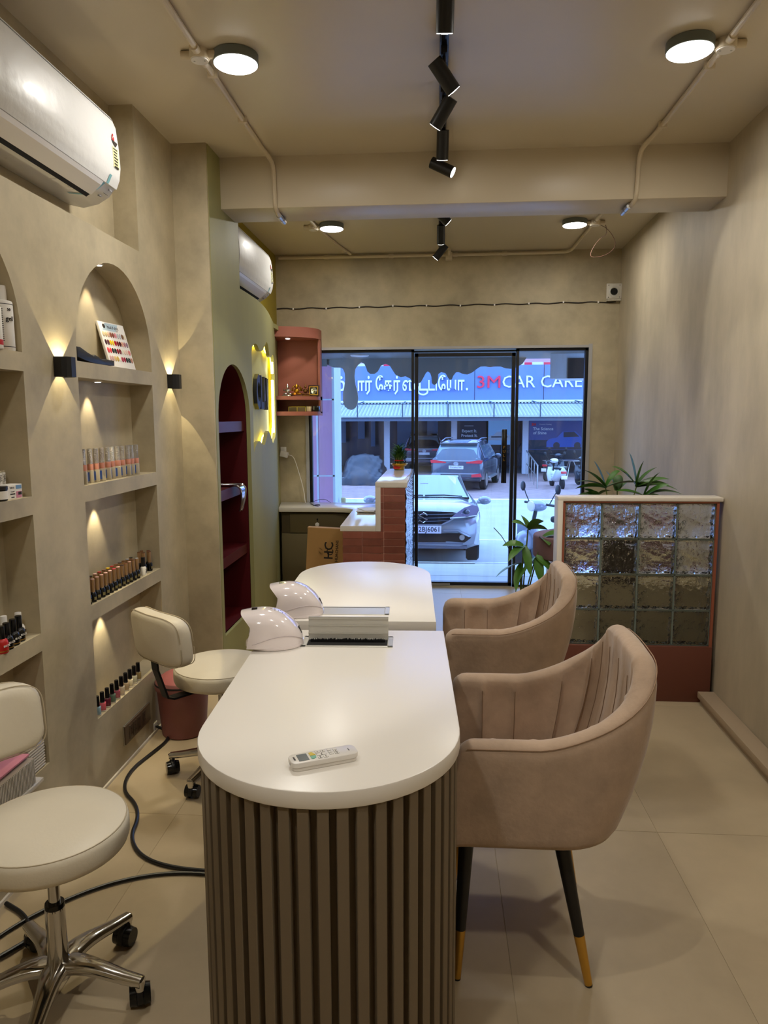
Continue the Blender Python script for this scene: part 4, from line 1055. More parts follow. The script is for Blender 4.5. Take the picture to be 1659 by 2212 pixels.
# papers, pot, charger
t = thing('paper_stack', 'small untidy stack of papers on the lower white counter', 'papers', (-.548, 5.72, .7585), R(12))
random.seed(4)
for i in range(6):
    a = MB(); a.box(-.075, -.10, i * .004, .065, .10, i * .004 + .003); obj('sheet', a, PAPER if i else INK, t, loc=(random.uniform(-.02, .02), random.uniform(-.02, .02), 0), rot=(0, 0, random.uniform(-.35, .35)), smooth=0)
a = MB(); a.prism([(-.02, 0), (.03, 0), (.03, .07), (.02, .065), (-.01, .03)], -.03, .03, 'y', bev=.003); tag(obj('card_holder', a, mat('holder_grey', rgb(120, 120, 112), .5), loc=(-.458, 5.64, .7845)), 'small grey card holder beside the papers on the counter', 'holder')
t = thing('lucky_bamboo', 'lucky bamboo in a gold foil bowl on the upper counter end', 'plant', (-.322, 6.16, 1.064))
a = MB(); a.lathe([(0, 0), (.042, 0), (.046, .006), (.044, .03), (.050, .040), (.046, .045), (0, .042)], 24); obj('bowl', a, GOLD, t)
a = MB(); a.lathe([(.030, .012), (.066, .042), (.074, .052), (.072, .055), (.055, .043), (.030, .018)], 24); obj('foil_leaf', a, BRASS, t, smooth=20)
a = MB(); a.lathe([(.041, .075), (.044, .076), (.044, .084), (.041, .085)], 24); a.prism([(-.045, .01), (.005, .012), (.018, .022), (0, .034), (-.046, .032)], -.052, -.046, 'y'); obj('ribbon', a, RED, t)
random.seed(9)
for i in range(26):
    an = i * 2.4; r = .036 * math.sqrt((i + .5) / 26); h_ = .12 + .10 * (1 - r / .04) + random.uniform(-.015, .02)
    a = MB(); a.tube([(r * math.cos(an), r * math.sin(an), .035), (r * math.cos(an), r * math.sin(an), h_ - .03)], .0048, n=6); s = obj('stalk', a, STEM, t)
    b_ = MB()
    for k in range(6):
        aa = an + k * 1.1; leaf_blade(b_, (r * math.cos(an), r * math.sin(an), h_ - .055 + .008 * k), (math.cos(aa), math.sin(aa), .55 + .5 * random.random()), .065 + .03 * random.random(), .006, .15, .3, 4)
    obj('leaf_tuft', b_, LEAF, s, smooth=60)
t = thing('phone_charger', 'white phone charger in the wall beside the green panel', 'charger', (-1.352, 6.36, 1.20))
a = MB(); a.box(-.03, 0, -.005, .02, .015, .05, bev=.003); obj('socket', a, PLASW, t)
a = MB(); M0 = Matrix.Rotation(R(14), 4, 'Y'); a.box(-.022, -.055, -.035, .045, 0, .012, bev=.005, M=M0); obj('plug', a, PLASW, t)
a = MB(); a.tube([(.045, -.03, -.018), (.09, -.03, -.03), (.12, -.03, -.12), (.16, -.03, -.26), (.18, -.03, -.36), (.19, -.05, -.43), (.20, -.07, -.439)], .003, n=6, smooth=2); obj('cord', a, PLASW, t)
a = MB(); a.tube([(-1.10, 6.24, .761), (-1.05, 6.12, .762), (-.99, 6.10, .762), (-1.02, 6.2, .762), (-1.07, 6.10, .762), (-1.0, 6.05, .762)], .0025, n=6, smooth=2); a.tube([(-1.12, 6.30, .762), (-1.0, 6.33, .80), (-.93, 6.28, .765)], .002, n=6, smooth=2)
tag(obj('thin_cable', a, INK), 'thin dark cable lying curled on the white back counter', 'cable')
# ------------------------------------------------------------------ pink wall cabinet
t = thing('wall_cabinet', 'dusty pink open corner cabinet with curved top by the window', 'cabinet', (-1.39, 6.375, 0))
Z0, Z1 = 1.545, 2.215
def qp(w, d, n=10):      # shelf outline: straight back, bowed front
    return [(0, 0), (w, 0), (w, -.10)] + [(w * math.cos(PI / 2 * i / n), -.10 - (d - .10) * math.sin(PI / 2 * i / n)) for i in range(1, n + 1)]
for d_, z0_, z1_ in ((.36, Z0 - .022, Z0 + .012), (.34, 1.655, 1.685)):
    a = MB(); a.prism(qp(.385, d_), z0_, z1_, 'z'); obj('shelf', a, PINKP, t, smooth=20)
a = MB(); a.prism(qp(.385, .38), 2.165, 2.248, 'z'); obj('curved_top', a, PINKP, t, smooth=20)
a = MB(); a.box(.367, -.10, Z0, .385, 0, 2.17); a.box(0, -.012, Z0, .385, 0, 2.17); obj('carcass', a, PINKP, t, smooth=0)
a = MB(); a.lathe([(0, -.004), (.016, -.004), (.02, 0), (0, .001)], 18, Matrix.Translation((.13, -.2, 2.165))); obj('downlight', a, LENS, t)
spot('cabinet_lamp', (.13, -.2, 2.15), (.1, .25, -1), 1.3, 95, .5, (1, .9, .75), .01, t)
def ornament(label, x, y, z, m, s, kind):
    t = thing('figurine', label, 'figurine', (x, y, z))
    a = MB(); a.box(-.05 * s, -.02, 0, .05 * s, .02, .012, bev=.003); obj('base', a, TERRA if kind else m, t)
    a = MB(); a.sphere((0, 0, .045), .022 * s, 14, sc=(1.1, .8, 1)); a.sphere((0, -.002, .078), .014 * s, 12); a.cyl((0, 0, .088), (0, 0, .104), .010 * s, .002)
    for q in (-1, 1): a.sphere((q * .022 * s, -.008, .02), .016 * s, 10, sc=(1.4, .8, .6)); a.tube([(q * .018 * s, 0, .055), (q * .036 * s, -.006, .048), (q * .030 * s, -.014, .07)], .005 * s, n=6)
    obj('seated_body', a, m, t, smooth=60)
    if kind:
        a = MB()
        for i in range(14):
            an = PI * (i / 13) * 1.1 - .15; a.sphere((.040 * s * math.cos(an), .012, .055 + .036 * s * math.sin(an)), .007, 8)
        obj('halo', a, BRASS, t)
        a = MB(); a.sphere((-.012, -.018, .02), .011, 8); obj('offering', a, mat('marigold', rgb(240, 170, 40), .5), t)
    return t
ornament('small brass seated figurine, leftmost on the pink shelf', -1.268, 6.17, 1.685, SILV, .9, 0)
ornament('golden seated figurine with round halo on the pink shelf', -1.192, 6.17, 1.685, BRASS, 1.0, 1)
ornament('dark bronze figurine right of the golden one on the pink shelf', -1.118, 6.18, 1.685, mat('bronze', rgb(120, 84, 44), .4, metal=.8), .8, 0)
t = thing('photo_frame', 'small square dark frame with silver round relief on the pink shelf', 'frame', (-1.050, 6.20, 1.685), rot=(R(-6), 0, R(-4)))
a = MB(); a.box(-.048, -.006, 0, .048, .008, .094, bev=.002); obj('frame', a, mat('frame_dark', rgb(52, 28, 18), .4), t)
a = MB(); a.box(-.038, -.0075, .010, .038, -.005, .084); obj('gold_mount', a, GOLD, t, smooth=0)
a = MB(); a.box(-.031, -.0085, .017, .031, -.006, .077); obj('backing', a, BLK, t, smooth=0)
a = MB(); a.lathe([(0, .012), (.012, .011), (.016, .0095), (.022, .0105), (.028, .008), (.028, .006), (0, .006)], 28, face_M((0, 0, .047), (1, 0, 0), (0, 0, 1))); obj('relief', a, SILV, t)
t = thing('gift_box', 'low box with yellow edging on the bottom pink shelf', 'box', (-1.19, 6.22, Z0 + .013))
a = MB(); a.box(-.075, -.05, 0, .075, .05, .042, bev=.002); obj('carton', a, mat('box_olive', rgb(120, 108, 78), .6), t)
a = MB()
for q in ((-.075, -.0515, .0, -.07, -.05, .042), (.07, -.0515, 0, .075, -.05, .042), (-.003, -.0515, 0, .003, -.05, .042), (-.075, -.0515, .037, .075, -.05, .042)): a.box(*q)
obj('edging', a, mat('edge_yellow', rgb(206, 190, 70), .5), t, smooth=0)
a = MB(); a.box(-.018, -.04, 0, .018, .04, .043, bev=.003); tag(obj('beige_box', a, mat('box_beige', rgb(206, 190, 150), .6), loc=(-1.094, 6.22, Z0 + .013)), 'small beige box right of the yellow edged box on the pink shelf', 'box')
a = MB(); a.box(-.025, -.04, 0, .025, .04, .045, bev=.003); a.cyl((.02, -.041, .03), (.02, -.04, .03), .003, n=8); tag(obj('router', a, BLKG, loc=(-1.032, 6.235, Z0 + .013)), 'small black box at the right end of the bottom pink shelf', 'box')
# ------------------------------------------------------------------ maroon niche ornaments
t = thing('draped_ornament', 'silver drooping ornament hanging over a maroon niche shelf edge', 'ornament', (-1.20, 4.22, 1.104))
a = MB()
def drape(u, v):
    s = u * .30; w_ = (.035 + .020 * math.sin(PI * min(1, u * 1.1))) * math.sin(PI * (.12 + .76 * u)) ** .4
    if s < .12: p = (-.10 + s, 0, .010)
    elif s < .18: an = (s - .12) / .06 * PI / 2; p = (.02 + .035 * math.sin(an), 0, .010 - .035 * (1 - math.cos(an)))
    else: p = (.055 - .02 * ((s - .18) / .12) ** 2, 0, -.025 - (s - .18))
    return (p[0], p[1] + (v - .5) * 2 * w_, p[2])
a.grid(drape, 26, 7); o = obj('strip', a, SILV, t, smooth=60)
md = o.modifiers.new('thick', 'SOLIDIFY'); md.thickness = .006
a = MB(); a.tube([drape(i / 25, 0) for i in range(26)], .005, n=8); a.tube([drape(i / 25, 1) for i in range(26)], .005, n=8); obj('rim', a, SILV, t)
t = thing('bauble_ornament', 'stacked silver balls ornament at the left end of a maroon shelf', 'ornament', (-1.225, 3.93, 1.104))
a = MB(); a.sphere((0, 0, .018), .018, 14); a.sphere((0, 0, .05), .017, 14); a.sphere((0, 0, .08), .014, 14); obj('ball_stack', a, SILV, t)
# ------------------------------------------------------------------ niche contents
SH = {'arch': 1.724, 'a': 1.250, 'b': .776, 'c': .308}
# clear bottles with peach collars: twelve in a row
def clear_bottle(label, loc, rz):
    t = thing('clear_bottle', label, 'bottle', loc, rz, 'row of clear bottles with peach collars')
    a = MB(); a.prism(rr(.0125, .0125, .004, 3), 0, .052, 'z', bev=.002); obj('glass_body', a, CLEAR, t, smooth=40)
    a = MB(); a.lathe([(0, .052), (.0115, .052), (.012, .055), (.012, .074), (.0115, .076), (0, .076)], 16); obj('collar', a, PEACH, t)
    a = MB(); a.lathe([(0, .076), (.0105, .076), (.0100, .135), (.0085, .138), (0, .138)], 12); obj('cap', a, mat('crackle_silver', rgb(190, 184, 172), .2, metal=.75, bump=.9, bscale=260), t, smooth=20)
    a = MB(); a.box(.0126, .003, .008, .0129, .0115, .044); a.box(-.0115, -.0129, .008, -.003, -.0126, .044); obj('label', a, mat('label_blue', rgb(70, 100, 170), .3), t, smooth=0)
    return t
xs_px = [.0, .028, .068, .105, .142, .183, .212, .252, .286, .330, .358, .395]
first = None
for i, d in enumerate(xs_px):
    lb = f'{ORD[i]} from the left in the row of twelve clear bottles with peach collars'
    loc = (-1.392, 2.735 + d * 1.38, SH['a']); rz = R(8 + (i * 37) % 30)
    if first is None: first = clear_bottle(lb, loc, rz)
    else: dup(first, loc, rz, lb)
# black bottles with long gold caps
def gold_bottle(label, loc, top, name='gel_bottle'):
    t = thing(name, label, 'bottle', loc, 0, 'black gel bottles with gold caps on the niche shelf')
    a = MB(); a.lathe([(0, 0), (.0125, 0), (.0132, .003), (.0132, .034), (.009, .041), (0, .041)], 18); obj('body', a, BLKG, t)
    a = MB(); a.lathe([(0, .041), (.0088, .041), (.0082, .092), (0, .092)], 16); obj('cap', a, ROSE, t)
    a = MB(); a.lathe([(0, .092), (.0082, .092), (.008, .0945), (0, .0945)], 14); obj('cap_top', a, top, t)
    a = MB(); a.prism([(-.006, .010), (.006, .010), (.006, .022), (-.006, .022)], -.0135, -.0125, 'y', M=Matrix.Rotation(R(60), 4, 'Z')); obj('label', a, mat('label_olive', rgb(120, 110, 70), .5), t, smooth=0)
    return t
tops = [mat('top_' + k, c, .4) for k, c in (('pink', rgb(214, 168, 160)), ('black', rgb(24, 24, 28)), ('rose', rgb(196, 60, 80)), ('red', rgb(170, 26, 30)), ('yellow', rgb(226, 186, 30)), ('brown', rgb(110, 66, 44)), ('silver', rgb(180, 180, 186)), ('dark', rgb(60, 44, 44)))]
TP, TB, TRo, TR, TY, TBr, TS, TD = tops
row1 = [TP, TP, TP, TP, TP, TP, TRo, TP, TD, TBr, TP, TBr, TS]
row2 = [TB, TB, TB, TP, TR, TBr, TY, TR, TBr, TD, TBr, TS, TB]
bases = {}
def gb(label, loc, top):
    if top.name in bases: return dup(bases[top.name], loc, random.uniform(-.3, .3), label)
    bases[top.name] = gold_bottle(label, loc, top); return bases[top.name]
for i in range(13):
    gb(f'{ORD[i]} from the left in the front row of black bottles with gold caps', (-1.377, 2.722 + i * .0395, SH['b']), row1[i])
for i in range(13):
    gb(f'{ORD[i]} from the left in the rear row of black bottles, only its cap showing', (-1.410, 2.735 + i * .0395, SH['b']), row2[i])
for i, (x, y) in enumerate([(-1.40, 3.33), (-1.385, 3.362), (-1.40, 3.39), (-1.428, 3.345), (-1.43, 3.38)]):
    gb(['left', 'middle front', 'rightmost', 'left rear', 'right rear'][i] + ' bottle of the gold capped cluster at the right end of the shelf', (x, y, SH['b']), TBr)
t = thing('white_label_bottle', 'black bottle with white label between the gold capped row and cluster', 'bottle', (-1.375, 3.262, SH['b']))
a = MB(); a.lathe([(0, 0), (.0125, 0), (.013, .002), (.013, .036), (.009, .042), (0, .042)], 18); obj('body', a, PAPER, t)
a = MB(); a.lathe([(0, .042), (.0095, .042), (.009, .085), (0, .086)], 16); obj('cap', a, BLK, t)
a = MB(); 
for k in range(3): a.box(.0128, -.004, .010 + k * .008, .0134, .004, .013 + k * .008)
obj('print', a, INK, t, smooth=0)
# colourful nail polish with black caps
def polish(label, loc, col, name):
    t = thing('nail_polish', label, 'nail polish', loc, R(20), 'nail polish bottles on the lowest niche shelf')
    m = mat('polish_' + name, col, .12, coat=.5, var=.1, scale=60)
    a = MB(); a.prism(rr(.0135, .0115, .004, 3), .0055, .036, 'z', bev=.002); obj('lacquer', a, m, t, smooth=40)
    a = MB(); a.prism(rr(.0142, .0122, .004, 3), 0, .0054, 'z', bev=.0015); obj('glass_foot', a, mat('glass_foot', rgb(190, 180, 166), .08, coat=.5), t)
    a = MB(); a.lathe([(0, .036), (.0085, .036), (.0085, .040), (0, .040)], 16); obj('neck', a, STEEL, t)
    a = MB(); a.lathe([(0, .040), (.0098, .040), (.0088, .080), (.008, .082), (0, .082)], 18); obj('cap', a, BLKG, t)
    return t
pol = [('pale blue', rgb(140, 170, 186)), ('coral pink', rgb(206, 92, 104)), ('dark wine red', rgb(96, 24, 46)), ('grey green', rgb(96, 120, 104)), ('dusty rose', rgb(176, 88, 104)), ('pearl white', rgb(216, 204, 180)), ('beige shimmer', rgb(172, 150, 118)), ('ivory', rgb(220, 208, 176)), ('silver glitter', rgb(176, 172, 150)), ('bronze glitter', rgb(140, 120, 78))]
for i, (nm, c) in enumerate(pol):
    polish(f'{nm} nail polish with black cap, {ORD[i]} from the left on the lowest shelf', (-1.374, 2.738 + i * .0452, SH['c']), c, nm.replace(' ', '_'))
# colour chart and black tray in the arch
t = thing('colour_chart', 'white nail colour chart with rows of painted tips leaning in the arch', 'chart', (-1.392, 3.185, SH['arch'] + .002), rot=(0, R(-16), R(-8)))
a = MB(); a.prism([(-.098, 0), (.098, 0), (.098, .205), (-.098, .205)], -.006, .006, 'x', bev=.002); obj('board', a, PLASW, t)
def cc_(i, j): return [[(210, 190, 150), (206, 186, 140), (214, 170, 140), (150, 90, 70), (140, 76, 60), (220, 140, 150), (190, 190, 190), (186, 186, 196), (120, 84, 60), (224, 214, 190)], [(70, 40, 50), (90, 36, 40), (226, 186, 20), (224, 190, 40), (170, 14, 24), (120, 16, 24), (80, 20, 24), (214, 160, 136), (170, 116, 124), (140, 116, 130)], [(220, 70, 80), (214, 60, 70), (30, 36, 36), (30, 36, 36), (130, 20, 36), (110, 16, 24), (226, 220, 200), (224, 196, 180), (222, 190, 176), (210, 120, 120)], [(200, 160, 160), (196, 160, 150), (200, 170, 110), (190, 160, 80), (226, 220, 210), (160, 40, 70), (150, 36, 60), (24, 36, 36), (24, 40, 36), (170, 120, 100)]][j][i]
for j in range(4):
    z0 = .148 - j * .036
    for i in range(10):
        y = -.082 + i * .0182; a = MB(); a.sphere((.0065, y, z0), 1, 8, sc=(.0035, .0078, .0125)); obj('nail_tip', a, mat('tip', rgb(*cc_(i, j)), .15), t)
a = MB(); a.text('Nail Polish', .020, face_M((.0064, .005, .182), (0, 1, 0), (0, 0, 1)), ext=.0002); a.lathe([(0, .0004), (.010, .0004), (.010, 0), (0, 0)], 14, face_M((.0062, -.062, .185), (0, 1, 0), (0, 0, 1))); a.text('Gel', .010, face_M((.0064, .03, .170), (0, 1, 0), (0, 0, 1)), ext=.0002)
obj('print', a, INK, t, smooth=0)
a = MB(); a.quad((.0062, -.08, .166), (.0062, .02, .166), (.0062, .05, .20), (.0062, -.05, .20)); obj('blue_print', a, mat('chart_blue', rgb(176, 196, 206), .5), t, smooth=0)
t = thing('black_tray', 'matt black wavy tray at the left of the arched niche', 'tray', (-1.40, 2.86, SH['arch']))
a = MB()
prof = [(-.145, .055), (-.12, .056), (-.06, .040), (-.01, .030), (0, .036), (.03, .030), (.05, .024), (.07, .022), (.10, .026), (.175, .024), (.175, .004), (.10, .002), (.05, 0), (-.01, .002), (-.08, .008), (-.145, .018)]
a.prism(prof, -.038, .038, 'x', bev=.002, M=Matrix.Identity(4)); obj('shell', a, BLK, t, smooth=30)
# left-hand niche column
t = thing('lotion_bottle', 'white lotion bottle with thin blue bands, rightmost in the left arch', 'bottle', (-1.392, 2.292, SH['arch'] + .0), R(0))
a = MB(); a.lathe([(0, 0), (.031, 0), (.0335, .004), (.0335, .150), (.032, .156), (.018, .160), (0, .160)], 32); obj('body', a, PAPER, t)
a = MB(); a.lathe([(0, .160), (.0178, .160), (.0172, .202), (.016, .205), (0, .205)], 24); obj('cap', a, PLASW, t)
a = MB()
for z in (.012, .145): a.lathe([(.0337, z), (.0340, z), (.0340, z + .002), (.0337, z + .002)], 32)
obj('blue_band', a, NAVY, t)
a = MB()
for k in range(16): a.box(.0, -.0005, 0, .0, .0, 0) if False else a.prism([(.0336 * math.cos(R(q)), .0336 * math.sin(R(q))) for q in range(-95, -52, 6)] + [(.0341 * math.cos(R(q)), .0341 * math.sin(R(q))) for q in range(-58 - (k * 7) % 12, -96, -6)], .030 + k * .0065, .0325 + k * .0065, 'z')
for s, z in (('50', .128), ('gel', .100)): a.text(s, .022 if s == 'gel' else .012, face_M((.0318, -.012, z), (.35, .94, 0), (0, 0, 1)), ext=.0012)
obj('print', a, INK, t, smooth=0)
t = thing('spray_bottle', 'white bottle with red band and pump at the left photo edge', 'bottle', (-1.375, 2.205, SH['arch']))
a = MB(); a.lathe([(0, 0), (.028, 0), (.03, .003), (.03, .125), (.022, .14), (0, .142)], 28); obj('body', a, PAPER, t)
a = MB(); a.lathe([(.0302, .012), (.0306, .012), (.0306, .028), (.0302, .028)], 28); obj('red_band', a, RED, t)
a = MB(); a.lathe([(0, .14), (.018, .14), (.018, .165), (.010, .17), (.009, .20), (0, .20)], 20); obj('pump', a, PLASW, t)
t = thing('teal_bottle', 'clear bottle with teal label between the two white bottles', 'bottle', (-1.42, 2.248, SH['arch']))
a = MB(); a.lathe([(0, 0), (.026, 0), (.028, .003), (.028, .12), (.016, .135), (0, .136)], 28); obj('body', a, mat('pale_glass', rgb(176, 196, 190), .1, coat=.4), t)
a = MB(); a.lathe([(.0283, .012), (.0287, .012), (.0287, .036), (.0283, .036)], 28); a.lathe([(.0283, .055), (.0287, .055), (.0287, .080), (.0283, .080)], 28); obj('label', a, mat('teal_label', rgb(36, 70, 84), .4), t)
a = MB(); a.lathe([(0, .135), (.014, .135), (.014, .15), (0, .15)], 18); obj('cap', a, STEEL, t)
t = thing('polish_carton', 'small white printed carton with pink picture on the left niche shelf', 'carton', (-1.388, 2.255, SH['a']), R(-6))
a = MB(); a.box(-.022, -.036, 0, .022, .036, .047, bev=.001); obj('carton', a, PAPER, t, smooth=0)
a = MB(); a.box(.0221, .006, .003, .0225, .033, .024); obj('pink_print', a, ROSEP, t, smooth=0)
a = MB(); a.box(.0221, .006, .032, .0225, .033, .044); obj('blue_print', a, mat('carton_blue', rgb(110, 150, 190), .5), t, smooth=0)
a = MB(); a.box(.0225, .016, .012, .0227, .033, .022); a.box(.0221, -.022, .015, .0225, .001, .019); a.box(.0221, -.018, .005, .0225, -.003, .008)
a.text('VIRAE', .009, face_M((.0222, -.012, .037), (0, 1, 0), (0, 0, 1)), ext=.0002); a.text('Crystal', .006, face_M((.0222, -.010, .025), (0, 1, 0), (0, 0, 1)), ext=.0002)
obj('print', a, INK, t, smooth=0)
for i, (x, y, z) in enumerate([(-1.425, 2.20, .0), (-1.425, 2.232, 0), (-1.425, 2.262, 0), (-1.43, 2.29, 0)]):
    t = thing('vial', f'{ORD[i]} from the left of four clear vials behind the printed carton', 'vial', (x, y, SH['a']), group='clear vials in the left niche')
    a = MB(); a.lathe([(0, 0), (.0105, 0), (.011, .002), (.011, .088), (.0095, .09), (0, .09)], 16); obj('glass', a, mat('vial_glass', rgb(176, 166, 140), .08, coat=.6), t)
    a = MB(); a.prism([(.0112 * math.cos(R(q)), .0112 * math.sin(R(q))) for q in range(-70, 41, 10)] + [(.0116 * math.cos(R(q)), .0116 * math.sin(R(q))) for q in range(40, -71, -10)], .046, .084, 'z'); obj('label', a, PAPER, t)
    a = MB(); a.text('NAIL', .011, face_M((.0112, -.003, .065), (0, 0, -1), (.3, 1, 0)), ext=.0006); obj('print', a, INK, t, smooth=0)
t = thing('black_jar', 'low black lidded jar with white label at the left photo edge', 'jar', (-1.385, 2.195, SH['a']))
a = MB(); a.lathe([(0, 0), (.024, 0), (.026, .003), (.026, .036), (0, .036)], 24); obj('body', a, BLKG, t)
a = MB(); a.lathe([(.0262, .006), (.0266, .006), (.0266, .032), (.0262, .032)], 24); obj('label', a, PAPER, t)
a = MB(); a.lathe([(0, .036), (.0275, .036), (.0275, .046), (0, .047)], 24); obj('lid', a, BLK, t)
# gel bottles of the left niche, second shelf
def fat_bottle(label, loc, body, cap, lab):
    t = thing('gel_bottle', label, 'bottle', loc, 0, 'stout gel bottles on the left niche shelf')
    a = MB(); a.lathe([(0, 0), (.0175, 0), (.019, .003), (.019, .034), (.016, .042), (.011, .046), (0, .046)], 24); obj('body', a, body, t)
    a = MB(); a.lathe([(0, .046), (.0115, .046), (.0105, .084), (.010, .086), (0, .086)], 20); obj('cap', a, cap, t)
    a = MB(); a.lathe([(.0191, .006), (.0193, .006), (.0193, .009), (.0191, .009)], 24); obj('gold_band', a, GOLD, t)
    a = MB(); a.text('BLAZE', .009, face_M((.0190, -.004, .024), (.2, 1, 0), (0, 0, 1)), ext=.0006); obj('print', a, lab, t, smooth=0)
    return t
fat_bottle('white stout gel bottle, rightmost on the left niche shelf', (-1.405, 2.285, SH['b']), PAPER, PLASW, INK)
fat_bottle('black stout gel bottle beside the white one on the left niche shelf', (-1.382, 2.247, SH['b']), BLKG, BLKG, PAPER)
fat_bottle('black stout gel bottle, second left of the white one', (-1.376, 2.205, SH['b']), BLKG, BLKG, PAPER)
fat_bottle('black stout gel bottle, third left of the white one', (-1.372, 2.163, SH['b']), BLKG, BLKG, PAPER)
fat_bottle('red stout gel bottle at the left photo edge', (-1.366, 2.125, SH['b']), RED, BLKG, PAPER)
fat_bottle('white stout gel bottle behind the black ones, with pale cap', (-1.428, 2.24, SH['b']), PAPER, PLASW, INK)
fat_bottle('white stout gel bottle with grey green cap, rear row left', (-1.428, 2.195, SH['b']), PAPER, mat('cap_sage', rgb(140, 160, 150), .4), INK)
# baskets on the lowest shelf of the left niche
RIB = mat('ribbed_acrylic', rgb(150, 140, 128), .12, coat=.6)
t = thing('ribbed_box', 'clear ribbed storage box holding pink files, lower left', 'storage box', (-1.36, 2.06, SH['c']))
a = MB(); a.box(-.075, -.14, 0, .035, .13, .088, bev=.003); obj('body', a, RIB, t)
a = MB()
for k in range(34): a.box(.035, -.138 + k * .0079, .003, .037, -.138 + k * .0079 + .0035, .086)
o = obj('rib', a, mat('rib_light', rgb(206, 200, 190), .15, coat=.5), t, smooth=0); o['kind'] = 'stuff'
for k in range(3):
    a = MB(); a.box(-.072 + .012 * k, -.15, .086 + .006 * k, .010 + .006 * k, .125, .091 + .006 * k); obj('pink_file', a, ROSEP if k != 1 else mat('file_pale', rgb(232, 160, 176), .5), t, smooth=0)
t = thing('tissue_tub', 'white round tub on ridged clear holder beside the stool backrest', 'tub', (-1.405, 2.262, SH['c']))
a = MB(); a.box(-.045, -.05, 0, .045, .05, .098, bev=.004); obj('holder', a, RIB, t)
a = MB()
for k in range(9): a.box(.045, -.048, .006 + k * .010, .0475, .048, .010 + k * .010)
o = obj('ridge', a, mat('ridge_light', rgb(214, 206, 194), .15, coat=.5), t, smooth=0); o['kind'] = 'stuff'
a = MB(); a.lathe([(0, .098), (.042, .098), (.046, .104), (.046, .165), (.040, .172), (.030, .168), (0, .168)], 28); obj('tub', a, PLASW, t)
a = MB(); a.box(-.06, -.19, -.016, .04, .19, 0, bev=.003); tag(obj('acrylic_tray', a, mat('tray_frost', rgb(190, 184, 174), .15, coat=.5), loc=(-1.36, 2.04, SH['c']), rot=None), 'frosted clear tray jutting out under the ribbed box', 'tray')
# ------------------------------------------------------------------ low wall fittings and floor things
t = thing('socket_plate', 'dark bronze socket and switch plate low on the niche wall', 'socket', (XW, 3.058, .136))
a = MB(); a.box(0, -.142, -.045, .004, .142, .045, bev=.001); obj('rim', a, STEEL, t, smooth=0)
a = MB(); a.box(.003, -.139, -.042, .010, .139, .042, bev=.002); obj('plate', a, mat('plate_bronze', rgb(78, 62, 48), .35), t)
for k, y in enumerate((-.083, -.043, .004, .062)):
    a = MB(); a.box(.0095, y - .018, -.030, .0125, y + .018, .030, bev=.001); m_ = obj('module', a, mat('module_bronze', rgb(58, 46, 36), .35), t)
    a = MB()
    if k in (0, 1, 3):
        for (u, v) in ((0, .012), (-.008, -.010), (.008, -.010)): a.cyl((.0126, y + u, v), (.0129, y + u, v), .0028, n=8)
    else: a.box(.0126, y - .010, .018, .0129, y + .010, .020); a.box(.0126, y - .008, -.020, .0129, y + .008, -.018)
    obj('socket_hole', a, DARK, m_)
a = MB(); a.box(XW, 3.245, .012, XW + .004, 3.285, .050, bev=.001); o = tag(obj('cable_outlet', a, PLASW), 'tiny white cable outlet at the foot of the niche wall', 'outlet')
t = thing('floor_cable', 'black cable snaking from the wall outlet to the nearest table', 'cable')
a = MB(); a.tube([(-1.352, 3.265, .03), (-1.30, 3.26, .012), (-1.25, 3.18, .008), (-1.28, 3.02, .008), (-1.31, 2.86, .008), (-1.27, 2.70, .008), (-1.17, 2.60, .008), (-1.12, 2.50, .008), (-1.10, 2.38, .008), (-1.02, 2.27, .008), (-.90, 2.215, .008), (-.74, 2.20, .008), (-.52, 2.20, .008)], .007, n=8, smooth=3); obj('cord', a, BLK, t)
t = thing('floor_cable', 'second black cable running under the near stool to the table', 'cable')
a = MB(); a.tube([(-1.34, 1.62, .008), (-1.30, 1.78, .008), (-1.24, 1.93, .008), (-1.12, 2.07, .008), (-1.0, 2.15, .008), (-.86, 2.19, .008), (-.70, 2.185, .008), (-.52, 2.18, .008)], .006, n=8, smooth=3); obj('cord', a, BLK, t)
t = thing('floor_cable', 'third black cable at the left photo edge under the near stool', 'cable')
a = MB(); a.tube([(-1.345, 1.50, .008), (-1.30, 1.66, .008), (-1.20, 1.80, .012), (-1.17, 1.86, .008), (-1.24, 1.95, .008), (-1.335, 2.0, .008)], .007, n=8, smooth=3); obj('cord', a, BLK, t)
t = thing('waste_bin', 'dusty pink swing-lid waste bin on the floor behind the stool', 'bin', (-1.215, 3.28, 0))
a = MB(); a.lathe([(0, 0), (.098, 0), (.104, .006), (.122, .235), (0, .235)], 40); obj('body', a, BIN, t)
a = MB(); a.lathe([(.118, .232), (.130, .232), (.131, .238), (.128, .262), (.118, .275), (.110, .270)], 40); obj('rim', a, BIN, t)
a = MB(); a.lathe([(.0, .315), (.05, .310), (.09, .292), (.112, .268), (.108, .264), (0, .29)], 40); obj('swing_lid', a, mat('bin_lid', rgb(172, 100, 98), .45), t)
a = MB(); a.lathe([(.1285, .255), (.1305, .255), (.129, .262), (.1275, .262)], 40); obj('gap', a, DARK, t)
